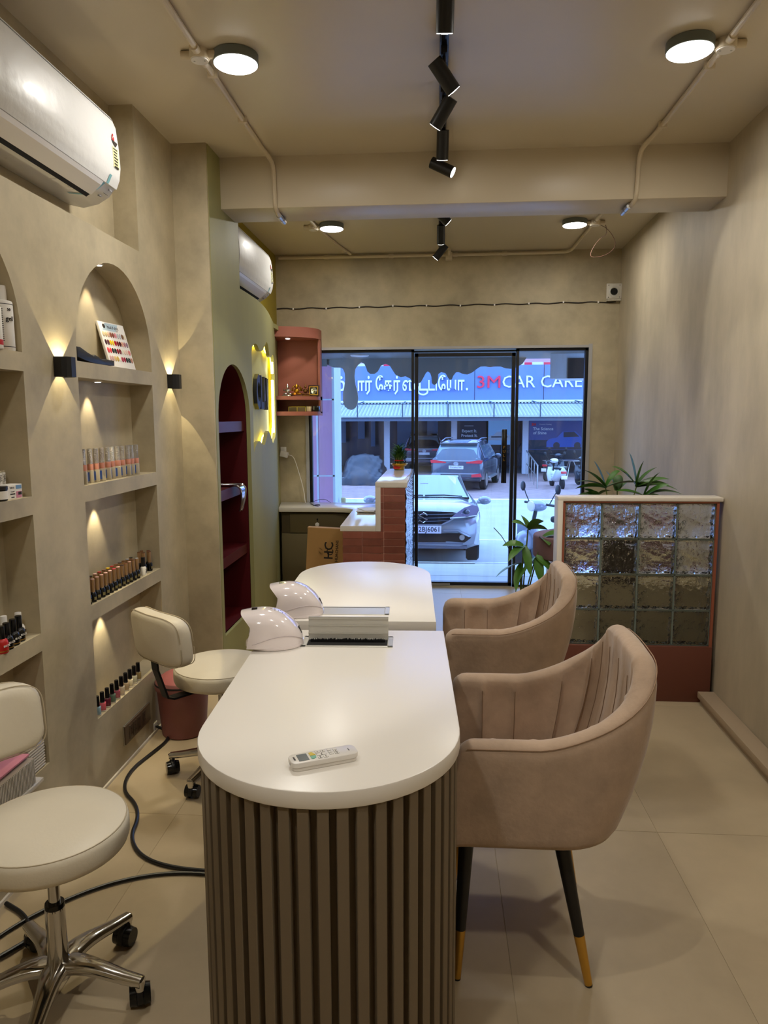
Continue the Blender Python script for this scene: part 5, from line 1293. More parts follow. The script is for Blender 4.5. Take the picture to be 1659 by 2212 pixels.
# ------------------------------------------------------------------ outside the shop
SLATE = mat('platform_stone', rgb(186, 184, 180), .5, var=.08, scale=5, stretch=(.4, 2, 1))
ROADM = mat('road_concrete', rgb(172, 172, 172), .8, var=.08, scale=1.2)
PAVE = mat('pavers_pink', rgb(150, 126, 122), .85, var=.15, scale=4)
LILAC = mat('facade_lilac', rgb(202, 150, 178), .5, var=.05, scale=1)
STRIPB = mat('facade_joint', rgb(196, 206, 214), .5)
GREYM = mat('drip_grey', rgb(150, 150, 146), .4)
SOFF = mat('soffit_grey', rgb(120, 120, 114), .5)
a = MB(); a.box(-3.2, 6.53, -.5, 3.2, 7.52, -.012); a.box(-3.2, 6.53, -.6, 3.2, 7.9, -.16); struct('trim_6', a, SLATE)['label'] = 'pale stone step in front of the shop door'
a = MB(); a.box(-3.2, 7.49, -.011, .40, 7.53, -.002, bev=.002); a.box(-3.2, 6.9, -.0125, 3.2, 6.904, -.0105); struct('trim_7', a, SLATE)['label'] = 'chipped step edge'
def gz(y):
    K = [(7.5, -.60), (10.4, -.74), (13.5, -1.02), (18, -1.10), (26, -1.12), (40, -1.10)]
    for (a0, z0), (a1, z1) in zip(K, K[1:]):
        if y <= a1: return z0 + (z1 - z0) * (y - a0) / (a1 - a0)
    return -1.1
a = MB(); a.grid(lambda u, v: (-14 + 28 * u, 7.5 + 15.7 * v, gz(7.5 + 15.7 * v)), 2, 24); struct('road', a, ROADM)
a = MB(); a.grid(lambda u, v: (-14 + 28 * u, 23.2 + 15 * v, gz(23.2 + 15 * v) + .02), 2, 8); struct('pavement', a, PAVE)
a = MB(); a.box(-14, 15.0, gz(15) - .002, 14, 15.12, gz(15) + .006); a.box(-14, 11.7, gz(11.7) - .002, 14, 11.76, gz(11.7) + .006); struct('road_line', a, mat('line_white', rgb(214, 216, 218), .7))
# facade round the shop front
a = MB(); a.box(-4, 6.53, 2.10, 4, 7.75, 3.4); struct('soffit', a, SOFF)
a = MB(); a.box(-9, 6.6, 3.4, 9, 7.7, 9.5); a.box(-9, 6.6, -.6, -4, 7.7, 3.4); a.box(4, 6.6, -.6, 9, 7.7, 3.4); struct('facade', a, LILAC)['label'] = 'upper and side facade of the shop building'
a = MB(); a.box(-4, 7.56, 2.03, -1.14, 7.60, 2.12); a.box(-4, 6.54, 2.07, 4, 6.62, 2.13); struct('trim_8', a, SOFF)['label'] = 'grey lintel edge'
for x in (-.75, .45):
    a = MB(); a.lathe([(0, -.012), (.08, -.012), (.09, -.004), (.09, 0), (0, 0)], 28); a2 = obj('soffit_light', a, PLASW, loc=(x, 7.1, 2.10)); tag(a2, 'round white light under the outside canopy, ' + ('left' if x < 0 else 'right'), 'ceiling light')
dp = [(-1.174, 2.104), (-1.151, 2.056), (-1.112, 2.032), (-1.069, 2.018), (-1.006, 2.017), (-.978, 2.003), (-.959, 1.96), (-.955, 1.894), (-.965, 1.823), (-.981, 1.748), (-.981, 1.676), (-.963, 1.619), (-.929, 1.59), (-.89, 1.582), (-.851, 1.604), (-.831, 1.642), (-.821, 1.704), (-.83, 1.775), (-.849, 1.846), (-.858, 1.931), (-.848, 2.002), (-.823, 2.039), (-.789, 2.067), (-.756, 2.053), (-.737, 2.015), (-.723, 1.973), (-.694, 1.949), (-.651, 1.949), (-.617, 1.972), (-.583, 2.033), (-.536, 2.051), (-.493, 2.032), (-.464, 1.985), (-.431, 1.937), (-.378, 1.914), (-.33, 1.923), (-.283, 1.899), (-.249, 1.851), (-.211, 1.844), (-.173, 1.86), (-.149, 1.902), (-.121, 1.954), (-.102, 1.97), (-.078, 1.953), (-.064, 1.911), (-.059, 1.85), (-.035, 1.831), (-.011, 1.845), (.003, 1.887), (.007, 1.943), (.035, 1.962), (.078, 1.952), (.102, 1.91), (.121, 1.882), (.145, 1.886), (.159, 1.923), (.187, 1.958), (.215, 1.96), (.257, 1.941), (.305, 1.936), (.352, 1.955), (.398, 1.991), (.435, 2.014), (.482, 2.016), (.529, 2.007), (.576, 2.013), (.641, 2.013), (.688, 1.994), (.74, 1.989), (.8, 2.002), (.86, 2.04), (.9, 2.104)]
a = holes2d([(x, z) for x, z in dp], [], .015, Matrix(((1, 0, 0, 0), (0, 0, 1, 7.6), (0, 1, 0, 0), (0, 0, 0, 1))))
tag(obj('drip_board', a, GREYM, smooth=25, recalc=True), 'grey board cut as melting drips hanging under the outside canopy', 'board')
t = thing('box_sign', 'pale hanging box sign with dark face at the upper right outside', 'sign', (1.3, 7.5, 1.866))
a = MB(); a.prism([(-.23, -.35), (0, .12), (.34, .12), (.34, -.35)], 0, .235, 'z'); obj('cabinet', a, mat('sign_pale', rgb(196, 204, 214), .4), t, smooth=0)
a = MB(); a.box(-.065, -.358, .0, .155, -.352, .19); obj('dark_face', a, mat('sign_dark', rgb(34, 38, 46), .3), t, smooth=0)
t = thing('facade_pillar', 'lilac panelled pillar outside the left shop window', 'pillar', (-1.6, 7.9, -.5))
a = MB(); a.box(-.6, 0, 0, .478, .55, 2.62); obj('cladding', a, LILAC, t, smooth=0)
a = MB(); a.box(.283, -.006, 0, .303, .002, 2.62); a.box(.46, -.006, 0, .484, .55, 2.62); a.box(-.6, -.006, 1.362, .48, .002, 1.378); a.box(-.6, -.006, 2.19, .48, .002, 2.206); obj('joint_strip', a, STRIPB, t, smooth=0)
t = thing('bollard', 'short cream capped post outside beyond the counter', 'post', (-1.066, 8.2, -.6))
a = MB(); a.lathe([(0, 0), (.028, 0), (.028, 1.16), (.030, 1.17), (.030, 1.19), (.02, 1.20), (0, 1.20)], 20); obj('post', a, mat('bollard_cream', rgb(216, 196, 140), .5), t)
# ---- building across the street
BY = 34.0
DGLASS = mat('showroom_dark', rgb(36, 44, 58), .2, var=.3, scale=.8)
SIGNB = mat('fascia_blue', rgb(96, 120, 170), .5); SIGNW = mat('sign_white', rgb(226, 234, 240), .5); SIGNR = mat('sign_red', rgb(226, 40, 70), .5)
METR = mat('roof_metal', rgb(172, 180, 182), .4, var=.05)
CONC = mat('column_concrete', rgb(176, 178, 184), .7)
t = thing('workshop_building', 'car care workshop across the street, blue sign band over dark bays', 'building', (0, BY, -1.10))
def bx_(name, x0, y0, z0, x1, y1, z1, m): a = MB(); a.box(x0, y0, z0, x1, y1, z1); return obj(name, a, m, t, smooth=0)
bx_('back_wall', -14, 4.5, 0, 14, 4.8, 4.9, DGLASS); bx_('side_wall', -14.2, -.5, 0, -14, 4.8, 6, CONC); bx_('side_wall', 14, -.5, 0, 14.2, 4.8, 6, CONC)
bx_('bay_ceiling', -14, -.4, 2.62, 14, 4.6, 2.75, DGLASS); bx_('bay_floor', -14, -.2, .0, 14, 4.6, .03, mat('bay_floor', rgb(86, 86, 92), .5))
bx_('eave_beam', -14, -2.4, 2.42, 14, -2.2, 2.58, mat('beam_dark', rgb(80, 90, 104), .6))
for x in (-8.4, -5.4, -2.31, .76, 3.98, 7.1): bx_('column', x - .13, -.6, 0, x + .13, -.35, 2.65, CONC)
fas = bx_('fascia', -14, .55, 3.35, 14, .9, 4.97, SIGNB)
for x in (-4.6, -.9, 1.72, 4.9): a = MB(); a.box(x - .012, .54, 3.35, x + .012, .56, 4.97); obj('panel_joint', a, INK, fas, smooth=0)
bx_('gutter', -14, .3, 3.27, 14, .6, 3.36, SIGNW)
for k in range(46):      # roof sheets, one by one
    x = -14 + k * .62; a = MB()
    for i in range(4): 
        xx = x + i * .155
        a.prism([(xx, 0), (xx + .05, .07), (xx + .105, .07), (xx + .155, 0), (xx + .155, -.012), (xx, -.012)], 0, 1, 'y', M=Matrix(((1, 0, 0, 0), (0, 3.0, 0, -2.5), (0, .62, 1, 2.60), (0, 0, 0, 1))))
    obj('roof_sheet', a, METR, t, smooth=0)
for k in range(15):
    x = -13.2 + k * 1.95; a = MB(); a.tube([(x, .3, 3.32), (x, -.4, 3.30), (x, -2.45, 3.28)] if False else [(x, -2.5, 2.60), (x, -2.5, 3.15), (x, .4, 3.32)], .025, n=6); obj('bracket_pole', a, mat('pole_dark', rgb(60, 72, 84), .5), t)
a = MB(); a.cyl((-14, -2.5, 3.15), (14, -2.5, 3.15), .02, n=6); obj('rail', a, mat('pole_dark2', rgb(70, 82, 94), .5), t)
# lettering on the fascia
def sgn(name, s, x, z, size, m, w_, bold=0.0, par=fas):
    a = MB(); a.text(s, size, face_M((x, .50, z), (1, 0, 0), (0, 0, 1)), ext=.04, width=w_, bold=bold); obj(name, a, m, par, smooth=0)
sgn('lettering', '3M', 2.37, 4.17, .80, SIGNR, 1.06, .0)
sgn('lettering', 'CAR CARE', 4.80, 4.17, .78, SIGNW, 3.62)
for s_, x_, w_ in (('ம்', -4.66, .62), ('கார்', -3.66, 1.15), ('ேகர்', -2.34, 1.15), ('ஸ்', -1.34, .60), ('ட', -.69, .42), ('டி', -.236, .40), ('ேயா', .62, 1.22), ('.', 1.36, .10)):
    sgn('lettering', s_, x_, 4.08, .82, SIGNW, w_, .014)
a = MB(); a.tube([(-.49 + .0, .50, 3.86), (-.46, .50, 3.72), (-.62, .50, 3.62), (-.84, .50, 3.66), (-.93, .50, 3.80), (-.90, .50, 3.98), (-.80, .50, 4.02)], .04, n=6, smooth=2); obj('lettering', a, SIGNW, fas)
bx_('upper_band', -14, 1.5, 4.97, 14, 1.9, 5.16, SIGNW)
for x in (-2.6, 1.2, 4.1, 5.0): bx_('upper_panel', x, 1.45, 4.98, x + .35, 1.5, 5.15, SIGNR)
a = MB(); a.box(-14, 6, 0, 14, 6.4, 9); tag(obj('pink_building', a, LILAC, loc=(0, 36, -1.1), smooth=0), 'pink building wall rising behind the workshop sign', 'building')
# posters and boards in the bays
def poster(label, x0, x1, z0, z1, y, m):
    t_ = thing('poster', label, 'poster', ((x0 + x1) / 2, y, z0)); a = MB(); a.box(-(x1 - x0) / 2, 0, 0, (x1 - x0) / 2, .05, z1 - z0); obj('sheet', a, m, t_, smooth=0); return t_
PD = mat('poster_dark', rgb(44, 48, 64), .4); PB = mat('poster_blue', rgb(64, 84, 150), .4); PLB = mat('poster_pale', rgb(120, 170, 220), .4, emit=rgb(120, 170, 220), estr=.25); CB = mat('poster_car', rgb(40, 100, 200), .35)
p = poster('dark poster reading Expect it Protect it beside the middle column', .98, 2.45, -.25, 1.33, 37.2, PD)
a = MB(); a.text('Expect It.', .2, face_M((.0 - .1, -.01, 1.03), (1, 0, 0), (0, 0, 1)), ext=.004, bold=.006); a.text('Protect It.', .2, face_M((-.1, -.01, .80), (1, 0, 0), (0, 0, 1)), ext=.004, bold=.006); a.box(-.35, -.012, 1.28, .1, -.004, 1.30); obj('lettering', a, SIGNW, p, smooth=0)
p = poster('pale blue lit poster with a white car behind the door handle', 2.55, 3.75, .1, 1.36, 37.0, PLB)
def car_sil(a, x, z, s, y=-.012):
    a.prism([(x + u * s, z + v * s) for u, v in ((-1, 0), (-1, .28), (-.85, .42), (-.5, .48), (-.2, .78), (.45, .8), (.75, .5), (1, .42), (1, 0))], y - .02, y, 'y')
a = MB(); car_sil(a, -.05, .22, .55); obj('car_print', a, SIGNW, p, smooth=0)
a = MB(); a.box(-.45, -.034, .36, .35, -.03, .42); obj('car_band', a, PD, p, smooth=0)  # dark band printed across the car picture
p = poster('wide blue poster reading The Science of Shine with a blue car', 4.45, 7.2, -.12, 1.28, 36.0, PB)
a = MB(); a.text('The Science', .20, face_M((-.70, -.01, 1.02), (1, 0, 0), (0, 0, 1)), ext=.004, bold=.004); a.text('of Shine', .20, face_M((-.86, -.01, .82), (1, 0, 0), (0, 0, 1)), ext=.004, bold=.004); a.text('Ceramic Coating', .085, face_M((-.60, -.01, 1.24), (1, 0, 0), (0, 0, 1)), ext=.004); obj('lettering', a, SIGNW, p, smooth=0)
a = MB(); a.text('3M', .17, face_M((-1.16, -.01, 1.23), (1, 0, 0), (0, 0, 1)), ext=.004, bold=.008); obj('lettering', a, SIGNR, p, smooth=0)
a = MB(); a.box(-1.37, -.01, .02, 1.37, -.004, .48); obj('ground_print', a, PD, p, smooth=0)
a = MB(); car_sil(a, .42, .14, .95); obj('car_print', a, CB, p, smooth=0)
a = MB(); a.prism([(-.02 + .30, .62), (.28, .86), (.78, .88), (1.04, .64)], -.036, -.032, 'y'); a.cyl((-.05, -.034, .22), (-.05, -.030, .22), .16, n=20); a.cyl((.95, -.034, .22), (.95, -.030, .22), .16, n=20); obj('car_detail', a, PD, p, smooth=0)
# pale blinds and clutter in the left bays
for i, (x, z0, z1, w_) in enumerate([(-3.9, .4, 1.5, .35), (-3.3, 0, 1.4, .22), (-1.6, -.4, 1.3, .9), (-.25, .2, 1.3, .55), (-4.9, .2, 1.3, .4)]):
    a = MB(); a.box(-w_ / 2, 0, 0, w_ / 2, .05, z1 - z0); tag(obj('bay_panel', a, mat('bay_panel', rgb(84, 108, 136), .5), loc=(x, 37.4, z0), smooth=0), f'pale upright panel inside the workshop bay, {ORD[i]} of five', 'panel')
# ---- cars
SIL = mat('car_silver', rgb(146, 152, 158), .25, metal=.45, coat=1.0)
DKC = mat('car_dark', rgb(58, 68, 82), .22, metal=.3, coat=1.0)
BKC = mat('car_black', rgb(30, 34, 44), .25, metal=.2, coat=1.0)
CGL = mat('car_glass', rgb(110, 130, 140), .06, metal=.35, coat=1.0)
TYRE = mat('tyre', rgb(26, 26, 28), .8)
TAIL = mat('tail_red', rgb(200, 20, 36), .25, coat=.8)
def body(mb, secs, n=13):
    """secs: (y, halfwidth at sill, halfwidth at shoulder, zbottom, zshoulder, ztop, halfwidth top)"""
    V = []
    for (y, w0, w1, zb, zs, zt, wt) in secs:
        half = [(0, zb), (w0 * .8, zb), (w0, zb + .06), (w1 * .995, (zb + zs) / 2), (w1, zs - .08), (w1 * .97, zs), (wt + (w1 * .97 - wt) * .5, zs + (zt - zs) * .45), (wt, zt - .05), (wt * .8, zt - .008), (wt * .4, zt), (0, zt)]
        ring = [(x, y, z) for x, z in half] + [(-x, y, z) for x, z in half[-2:0:-1]]
        V.append([mb.bm.verts.new(p) for p in ring])
    m = len(V[0])
    for A, B in zip(V, V[1:]):
        for i in range(m): mb.bm.faces.new((A[i], A[(i + 1) % m], B[(i + 1) % m], B[i]))
    mb.bm.faces.new(V[0][::-1]); mb.bm.faces.new(V[-1])
def wheel(t, x, y, r=.31, w_=.2):
    a = MB(); M0 = face_M((x, y, r), (0, 1, 0), (0, 0, 1)); a.lathe([(0, -w_ / 2), (r * .9, -w_ / 2), (r, -w_ / 2 + .03), (r, w_ / 2 - .03), (r * .9, w_ / 2), (0, w_ / 2)], 28, M0); o = obj('wheel', a, TYRE, t)
    a = MB(); a.lathe([(0, w_ / 2 + .004), (r * .62, w_ / 2 + .004), (r * .66, w_ / 2 - .01), (0, w_ / 2 - .01)], 20, M0); obj('rim', a, STEEL, o)
# silver hatchback, nose towards the shop
t = thing('hatchback', 'silver hatchback parked nose towards the shop window', 'car', (-.205, 10.75, gz(10.75) + .13), rot=(R(-9.5), 0, R(-1.0)))
S0 = [(0.0, .62, .66, .24, .56, .66, .55), (.05, .76, .80, .21, .66, .74, .70), (.22, .83, .86, .19, .76, .84, .76), (.60, .86, .872, .19, .84, .93, .74), (1.05, .86, .872, .19, .90, 1.00, .70), (1.25, .86, .872, .19, .93, 1.03, .69)]
a = MB(); body(a, S0); body(a, [(1.2, .86, .872, .19, .93, 1.0, .70), (2.0, .86, .872, .19, .95, 1.46, .56), (2.8, .86, .872, .19, .97, 1.50, .56), (3.6, .85, .86, .22, .98, 1.40, .54), (3.95, .78, .80, .3, .9, .99, .6)])
obj('body', a, SIL, t, smooth=40, recalc=True)
a = MB()
def ws(u, v): x = (u - .5) * 2; y = 1.22 + .80 * v; return (x * (.69 - .14 * v), y - .10 * (x * x) * -1 - .03, 1.025 + .435 * v + .012 - .0 * abs(x))
a.grid(ws, 11, 5); obj('windscreen', a, CGL, t, smooth=60)
a = MB()
for sx in (-1, 1): a.tube([(sx * .70, 1.30, 1.02), (sx * .555, 2.04, 1.475)], .022, n=8)
a.tube([(-.62, 1.24, 1.045), (-.1, 1.20, 1.062), (-.05, 1.20, 1.06)], .010, n=6); a.tube([(-.02, 1.20, 1.06), (.3, 1.19, 1.065), (.6, 1.25, 1.05)], .010, n=6); obj('wiper', a, BLK, t)
for sx in (-1, 1):
    a = MB(); a.sphere((sx * .985, 1.55, 1.0), .1, 14, sc=(1.15, .7, .72)); a.cyl((sx * .86, 1.52, .97), (sx * .95, 1.55, .97), .03); m_ = obj('mirror', a, SIL, t, smooth=60)
    # swept headlight
    a = MB(); P = [(.40, .625), (.49, .70), (.61, .785), (.73, .83), (.815, .815), (.835, .74), (.80, .67), (.60, .64)]
    def hl(x, z): return (sx * x, .02 + .0 + .42 * max(0, (x - .44) / .38) ** 2.0 - .02, z)
    vs = [a.bm.verts.new((sx * x, -.055 + .14 * max(0, (x - .5) / .32) ** 3, z + .02)) for x, z in P]; vb = [a.bm.verts.new((v.co.x, v.co.y + .2, v.co.z)) for v in vs]
    a.bm.faces.new(vs); 
    for i in range(8): a.bm.faces.new((vs[i], vs[(i + 1) % 8], vb[(i + 1) % 8], vb[i]))
    h_ = obj('headlight', a, mat('headlamp', rgb(120, 132, 146), .08, coat=1.0, metal=.5), t, smooth=30, recalc=True)
    a = MB(); a.tube([(sx * x, -.060 + .14 * max(0, (x - .5) / .32) ** 3, z + .02) for x, z in P[5:] + P[:1]], .010, n=6); obj('chrome_line', a, STEEL, h_)
    a = MB(); a.sphere((sx * .66, -.030, .745), .038, 12); obj('projector', a, mat('projector', rgb(70, 80, 92), .1, coat=1), h_)
    # fog lamp surround
    a = MB(); a.prism([(sx * .34, .30), (sx * .62, .285), (sx * .72, .36), (sx * .60, .425), (sx * .34, .425)], -.012, .2, 'y'); obj('lower_vent', a, DARK, t, smooth=0)
    a = MB(); a.lathe([(0, .012), (.04, .01), (.045, 0), (0, 0)], 16, face_M((sx * .58, -.012, .36), (1, 0, 0), (0, 0, 1))); obj('fog_lamp', a, STEEL, t)
    a = MB(); a.tube([(sx * .30, -.035, .455), (sx * .52, -.03, .46), (sx * .70, .01, .37)], .022, n=6); obj('bumper_trim', a, SIL, t)
    wheel(t, sx * .76, .82); wheel(t, sx * .76, 3.3)
a = MB(); a.prism([(-.56, .71), (-.44, .74), (0, .752), (.44, .74), (.56, .71), (.36, .60), (.26, .545), (-.26, .545), (-.36, .60)], -.020, .15, 'y'); g_ = obj('grille', a, DARK, t, smooth=0)
a = MB()
for z in (.60, .65, .70): a.tube([(-.40 - (z - .6), -.024, z + .012), (0, -.03, z - .008), (.40 + (z - .6), -.024, z + .012)], .006, n=5, smooth=2)
obj('grille_bar', a, mat('bar_grey', rgb(110, 116, 124), .3, metal=.6), g_)
a = MB(); a.tube([(-.58, -.01, .725), (-.38, -.03, .60), (-.27, -.035, .542), (.27, -.035, .542), (.38, -.03, .60), (.58, -.01, .725)], .014, n=6); obj('grille_trim', a, mat('chrome_dim', rgb(206, 210, 216), .15, metal=.8), g_)
a = MB(); k = .085   # angular S emblem of two interlocked strokes
a.tube([(x * k, -.045, .650 + z * k * .92) for x, z in ((.72, .46), (0, .92), (-.74, .40), (.74, -.40), (0, -.92), (-.72, -.46))], .0135, n=6)
obj('emblem', a, CHROME, t, smooth=0)
a = MB(); a.box(-.27, -.052, .415, .27, -.035, .530, bev=.004); n_ = obj('number_plate', a, mat('plate_white', rgb(216, 216, 220), .4), t)
a = MB(); a.text('TN02BJ6061', .105, face_M((0, -.0525, .473), (1, 0, 0), (0, 0, 1)), ext=.001, width=.50, bold=.001); obj('lettering', a, INK, n_, smooth=0)
a = MB(); a.box(-.34, -.010, .285, .34, .2, .42); obj('air_intake', a, DARK, t, smooth=0)
a = MB(); a.box(-.60, -.012, .255, .60, .05, .278, bev=.005); a.box(-.66, .02, .19, .66, .3, .235); obj('splitter', a, mat('splitter', rgb(96, 104, 114), .4), t)
a = MB(); a.box(-.12, 1.66, 1.27, .02, 1.665, 1.30); obj('windscreen_tag', a, PAPER, t, smooth=0)
# dark SUV seen from behind
def suv(label, loc, rz, paint, plate):
    t = thing('sport_utility_vehicle', label, 'car', loc, rz)
    a = MB()
    body(a, [(0, .80, .84, .42, .98, 1.06, .78), (.10, .90, .92, .36, 1.08, 1.25, .76), (.5, .92, .925, .33, 1.10, 1.70, .66), (1.3, .92, .925, .30, 1.10, 1.79, .67), (2.6, .92, .925, .30, 1.08, 1.76, .66), (3.25, .92, .925, .30, 1.04, 1.30, .70), (3.5, .92, .925, .30, 1.02, 1.12, .74), (4.4, .88, .90, .32, .94, 1.0, .74), (4.7, .74, .78, .36, .80, .88, .6)])
    obj('body', a, paint, t, smooth=40, recalc=True)
    a = MB(); a.grid(lambda u, v: ((u - .5) * 2 * (.74 - .10 * v), .085 + .37 * v - .03, 1.14 + .50 * v), 8, 4); obj('rear_window', a, CGL, t, smooth=60)
    a = MB(); a.box(-.66, .30, 1.62, .66, .52, 1.69, bev=.01); obj('spoiler', a, BKC, t)
    a = MB(); a.box(-.80, -.012, 1.045, .80, .06, 1.085, bev=.006); obj('chrome_strip', a, SIL, t)
    for sx in (-1, 1):
        a = MB(); a.prism([(sx * .36, .99), (sx * .90, .985), (sx * .925, 1.09), (sx * .80, 1.10), (sx * .36, 1.03)], -.015, .14, 'y'); obj('tail_light', a, TAIL, t, smooth=0)
        a = MB(); a.tube([(sx * .64, .55, 1.74), (sx * .66, 1.3, 1.83), (sx * .65, 2.5, 1.81)], .022, n=6); obj('roof_rail', a, SIL, t)
        a = MB(); a.sphere((sx * 1.03, 3.0, 1.12), .11, 12, sc=(1.1, .7, .8)); a.cyl((sx * .9, 3.0, 1.08), (sx * 1.0, 3.0, 1.1), .03); obj('mirror', a, paint, t, smooth=60)
        for y0, y1 in ((.62, 1.35), (1.42, 2.25), (2.32, 3.1)):
            a = MB(); a.prism([(y0, 1.14), (y1, 1.13), (min(y1, 2.75), 1.58), (y0 + .06, 1.60)], 0, .03, 'x', M=Matrix(((1, 0, -.42 * sx, sx * .925 + sx * .42 * 1.14 - (.03 if sx > 0 else 0)), (0, 1, 0, 0), (0, 0, 1, 0), (0, 0, 0, 1)))); obj('side_window', a, CGL, t, smooth=0)
        wheel(t, sx * .82, .95, .36, .23); wheel(t, sx * .82, 3.75, .36, .23)
        a = MB(); a.prism([(sx * .55, .50), (sx * .90, .52), (sx * .86, .64), (sx * .55, .60)], -.025, .1, 'y'); obj('reflector', a, TAIL if sx > 0 else SIL, t, smooth=0)
        a = MB(); a.box(sx * .93 - .03, 1.35, .36, sx * .93 + .06, 3.3, .42, bev=.008); obj('side_step', a, STEEL, t)
    a = MB(); a.box(-.26, -.016, .78, .26, .05, .90, bev=.005); n_ = obj('number_plate', a, mat('plate_white2', rgb(206, 210, 216), .4), t)
    if plate:
        a = MB(); a.text(plate, .09, face_M((0, -.017, .84), (1, 0, 0), (0, 0, 1)), ext=.002, width=.46); obj('lettering', a, INK, n_, smooth=0)
    a = MB(); a.lathe([(.04, 0), (.055, .004), (.07, 0), (.055, -.004)], 20, face_M((0, -.016, .965), (1, 0, 0), (0, 0, 1)), sx=1.3); a.box(-.80, -.02, .60, .80, .05, .64, bev=.006); obj('badge', a, SIL, t)
    a = MB(); a.box(-.86, -.025, .36, .86, .3, .52, bev=.02); obj('bumper', a, BKC, t)
    return t
suv('dark grey sport utility vehicle with red tail lights parked facing away', (.66, 25.6, gz(25.6) + .02), R(-13), DKC, 'TN14AE7997')
s2 = suv('black sport utility vehicle deep inside the middle workshop bay', (-.62, 34.6, -1.07), R(2), BKC, '')
# ---- scooters
def scooter(label, loc, rz, paint, front=False, sc_=1.0, plate=True, group=None):
    """nose along +y; rear at -y"""
    t = thing('scooter', label, 'scooter', loc, rz, group); t.scale = (sc_,) * 3
    for y in (-.62, .62):
        a = MB(); M0 = face_M((0, y, .22), (0, 1, 0), (0, 0, 1)); a.lathe([(.12, -.045), (.2, -.045), (.22, -.02), (.22, .02), (.2, .045), (.12, .045)], 24, M0); a.lathe([(0, -.03), (.12, -.03), (.12, .03), (0, .03)], 16, M0); obj('wheel', a, TYRE, t)
    a = MB(); secs = [(-.78, .06, .62, .10), (-.6, .17, .55, .20), (-.3, .19, .45, .28), (.02, .16, .30, .16), (.25, .16, .26, .10)]
    V = []
    for (y, w_, z, h_) in secs: V.append([a.bm.verts.new((w_ * math.cos(2 * PI * i / 14), y, z + h_ * math.sin(2 * PI * i / 14) + .08)) for i in range(14)])
    for A, B in zip(V, V[1:]):
        for i in range(14): a.bm.faces.new((A[i], A[(i + 1) % 14], B[(i + 1) % 14], B[i]))
    a.bm.faces.new(V[0]); a.bm.faces.new(V[-1]); obj('rear_body', a, paint, t, smooth=60, recalc=True)
    a = MB(); a.box(-.14, -.72, .70, .14, .02, .80, bev=.045, seg=3); obj('seat', a, TYRE, t, smooth=60)
    a = MB(); a.prism([(-.20, .34), (.20, .34), (.24, .62), (.17, .88), (-.17, .88), (-.24, .62)], .36, .44, 'y', M=Matrix.Rotation(R(-14), 4, 'X'), bev=.02); a.sphere((0, .60, .50), .1, 14, sc=(1.3, 1.8, 1.6)); a.sphere((0, .62, .42), .1, 14, sc=(1.1, 2.2, .7)); obj('front_shield', a, paint, t, smooth=60)
    a = MB(); a.sphere((0, .40, 1.0), .1, 14, sc=(1.7, 1.2, .9)); obj('handlebar_cowl', a, paint, t, smooth=60)
    a = MB(); a.lathe([(0, .03), (.07, .02), (.08, 0), (0, 0)], 18, face_M((0, .515, 1.0), (-1, 0, 0), (0, 0, 1))); obj('headlight', a, PLASW, t)
    a = MB(); a.cyl((-.33, .34, 1.02), (.33, .34, 1.02), .018, n=10); a.cyl((0, .42, .95), (0, .60, .25), .03, n=12); obj('handlebar', a, BLK, t)
    for sx in (-1, 1):
        a = MB(); a.tube([(sx * .22, .36, 1.04), (sx * .30, .36, 1.16), (sx * .34, .35, 1.22)], .008, n=6); a.sphere((sx * .37, .35, 1.26), .05, 12, sc=(1.1, .4, 1.5)); obj('mirror', a, BLK, t, smooth=60)
    a = MB(); a.box(-.10, -.80, .60, .10, -.76, .68, bev=.01); obj('tail_light', a, TAIL, t)
    a = MB(); a.box(-.11, -.86, .40, .11, -.85, .53, bev=.004); obj('number_plate', a, PAPER, t)
    a = MB(); a.tube([(-.2, -.3, .80), (-.17, -.72, .84), (.17, -.72, .84), (.2, -.3, .80)], .012, n=6, smooth=1); obj('grab_rail', a, STEEL, t)
    return t
SCW = mat('scooter_white', rgb(214, 222, 226), .25, coat=.7); SCG = mat('scooter_grey', rgb(150, 160, 172), .25, coat=.8, metal=.3); SCD = mat('scooter_dark', rgb(44, 52, 60), .3, coat=.6)
scooter('white scooter seen from behind by the ramp railing across the street', (4.42, 27.2, gz(27.2) - .02), R(8), SCW)
scooter('dark motor scooter parked behind the railing left of the white one', (4.75, 30.2, gz(30) + .02), R(-35), SCD)
scooter('dark scooter at the right window edge across the street', (5.6, 27.6, gz(27.6) + .02), R(20), SCD)
scooter('grey scooter parked close outside the right window pane', (1.80, 11.0, gz(11.0) + .0), R(125), SCG)
a = MB(); a.sphere((0, 0, 0), .14, 14, sc=(1, 1, .9)); tag(obj('red_helmet', a, RED, loc=(5.45, 27.3, -.16)), 'red helmet on the scooter at the right window edge', 'helmet')
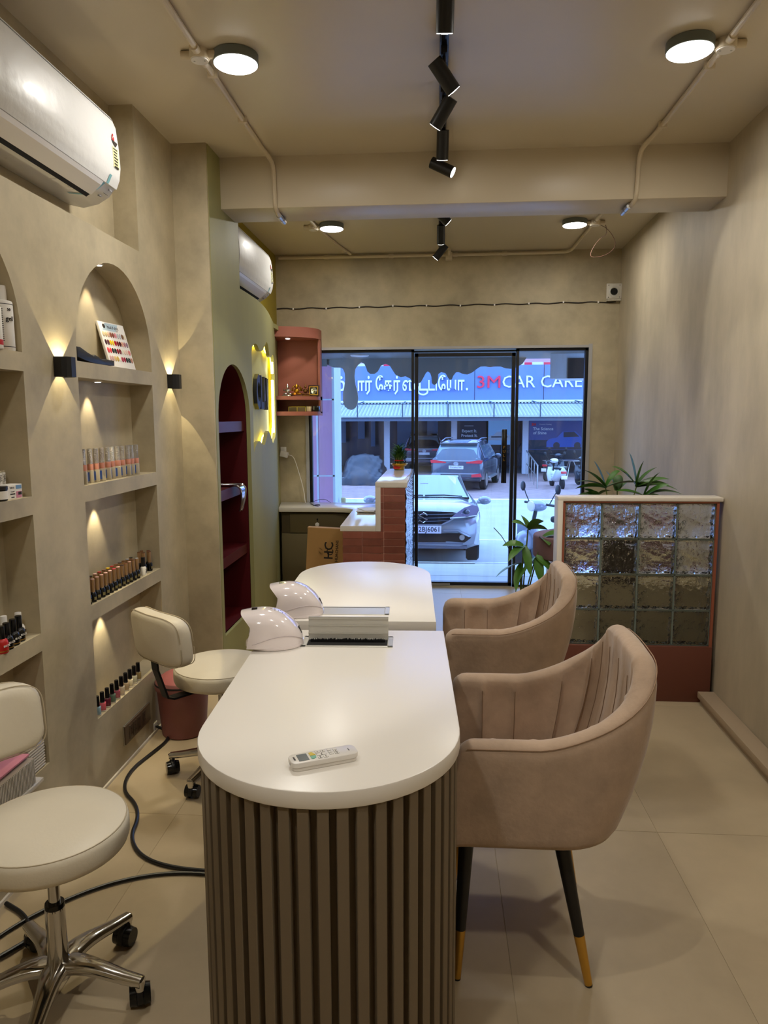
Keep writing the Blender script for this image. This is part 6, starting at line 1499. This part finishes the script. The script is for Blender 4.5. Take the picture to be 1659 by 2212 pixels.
# ramp railing
t = thing('ramp_railing', 'stainless steel railing running from the column towards the street', 'railing', (3.62, 26.6, gz(27)))
a = MB(); a.tube([(0, 0, .86), (.32, 6.0, 1.12)], .03, n=8); a.tube([(0, 0, .42), (.32, 6.0, .55)], .016, n=8); obj('handrail', a, STEEL, t)
for k in range(5):
    q = k / 4; a = MB(); a.cyl((.32 * q, 6.0 * q, 0), (.32 * q, 6.0 * q, .86 + .26 * q), .028 if k == 0 else .018, n=8); obj('post', a, STEEL, t)
# round cafe table and potted shrub among the bikes
t = thing('round_table', 'small round metal table behind the scooters across the street', 'table', (5.75, 31.9, gz(31.9) + .02))
a = MB(); a.lathe([(0, .70), (.55, .70), (.55, .73), (0, .73)], 24); obj('tabletop', a, STEEL, t)
for k in range(3):
    an = k * 2.1; a = MB(); a.cyl((.1 * math.cos(an), .1 * math.sin(an), .7), (.4 * math.cos(an), .4 * math.sin(an), 0), .02, n=8); obj('leg', a, STEEL, t)

# vehicle under a dark plastic sheet in the left bay
t = thing('covered_vehicle', 'low vehicle wrapped in dark wrinkled plastic sheet in the left workshop bay', 'vehicle', (-2.95, 27.6, gz(27.6) + .02))
a = MB()
def shroud(u, v):
    th = PI * v; y = 3.6 * u; k = math.sin(PI * min(1, max(0, u * 1.0))) ** .35
    x = -.84 * math.copysign(abs(math.cos(th)) ** .55, math.cos(th)); z = (.55 + .55 * math.exp(-((u - .55) / .28) ** 2)) * max(0, math.sin(th)) ** .6 * max(.02, k)
    wv = .035 * math.sin(9 * x + 7 * y) * math.sin(5 * z + 4 * y) + .02 * math.sin(23 * x - 11 * z)
    return (x * (.9 + .1 * k) + wv, y + .06 * math.sin(8 * x + 5 * z), max(0, z + wv * (z > .05)))
a.grid(shroud, 40, 33); obj('plastic_sheet', a, mat('sheet_dark', rgb(20, 26, 38), .42, bump=.5, bscale=4), t, smooth=60, recalc=True)
a = MB(); a.box(-.8, .25, 0, .8, 3.35, .3, bev=.05); obj('body', a, BKC, t)
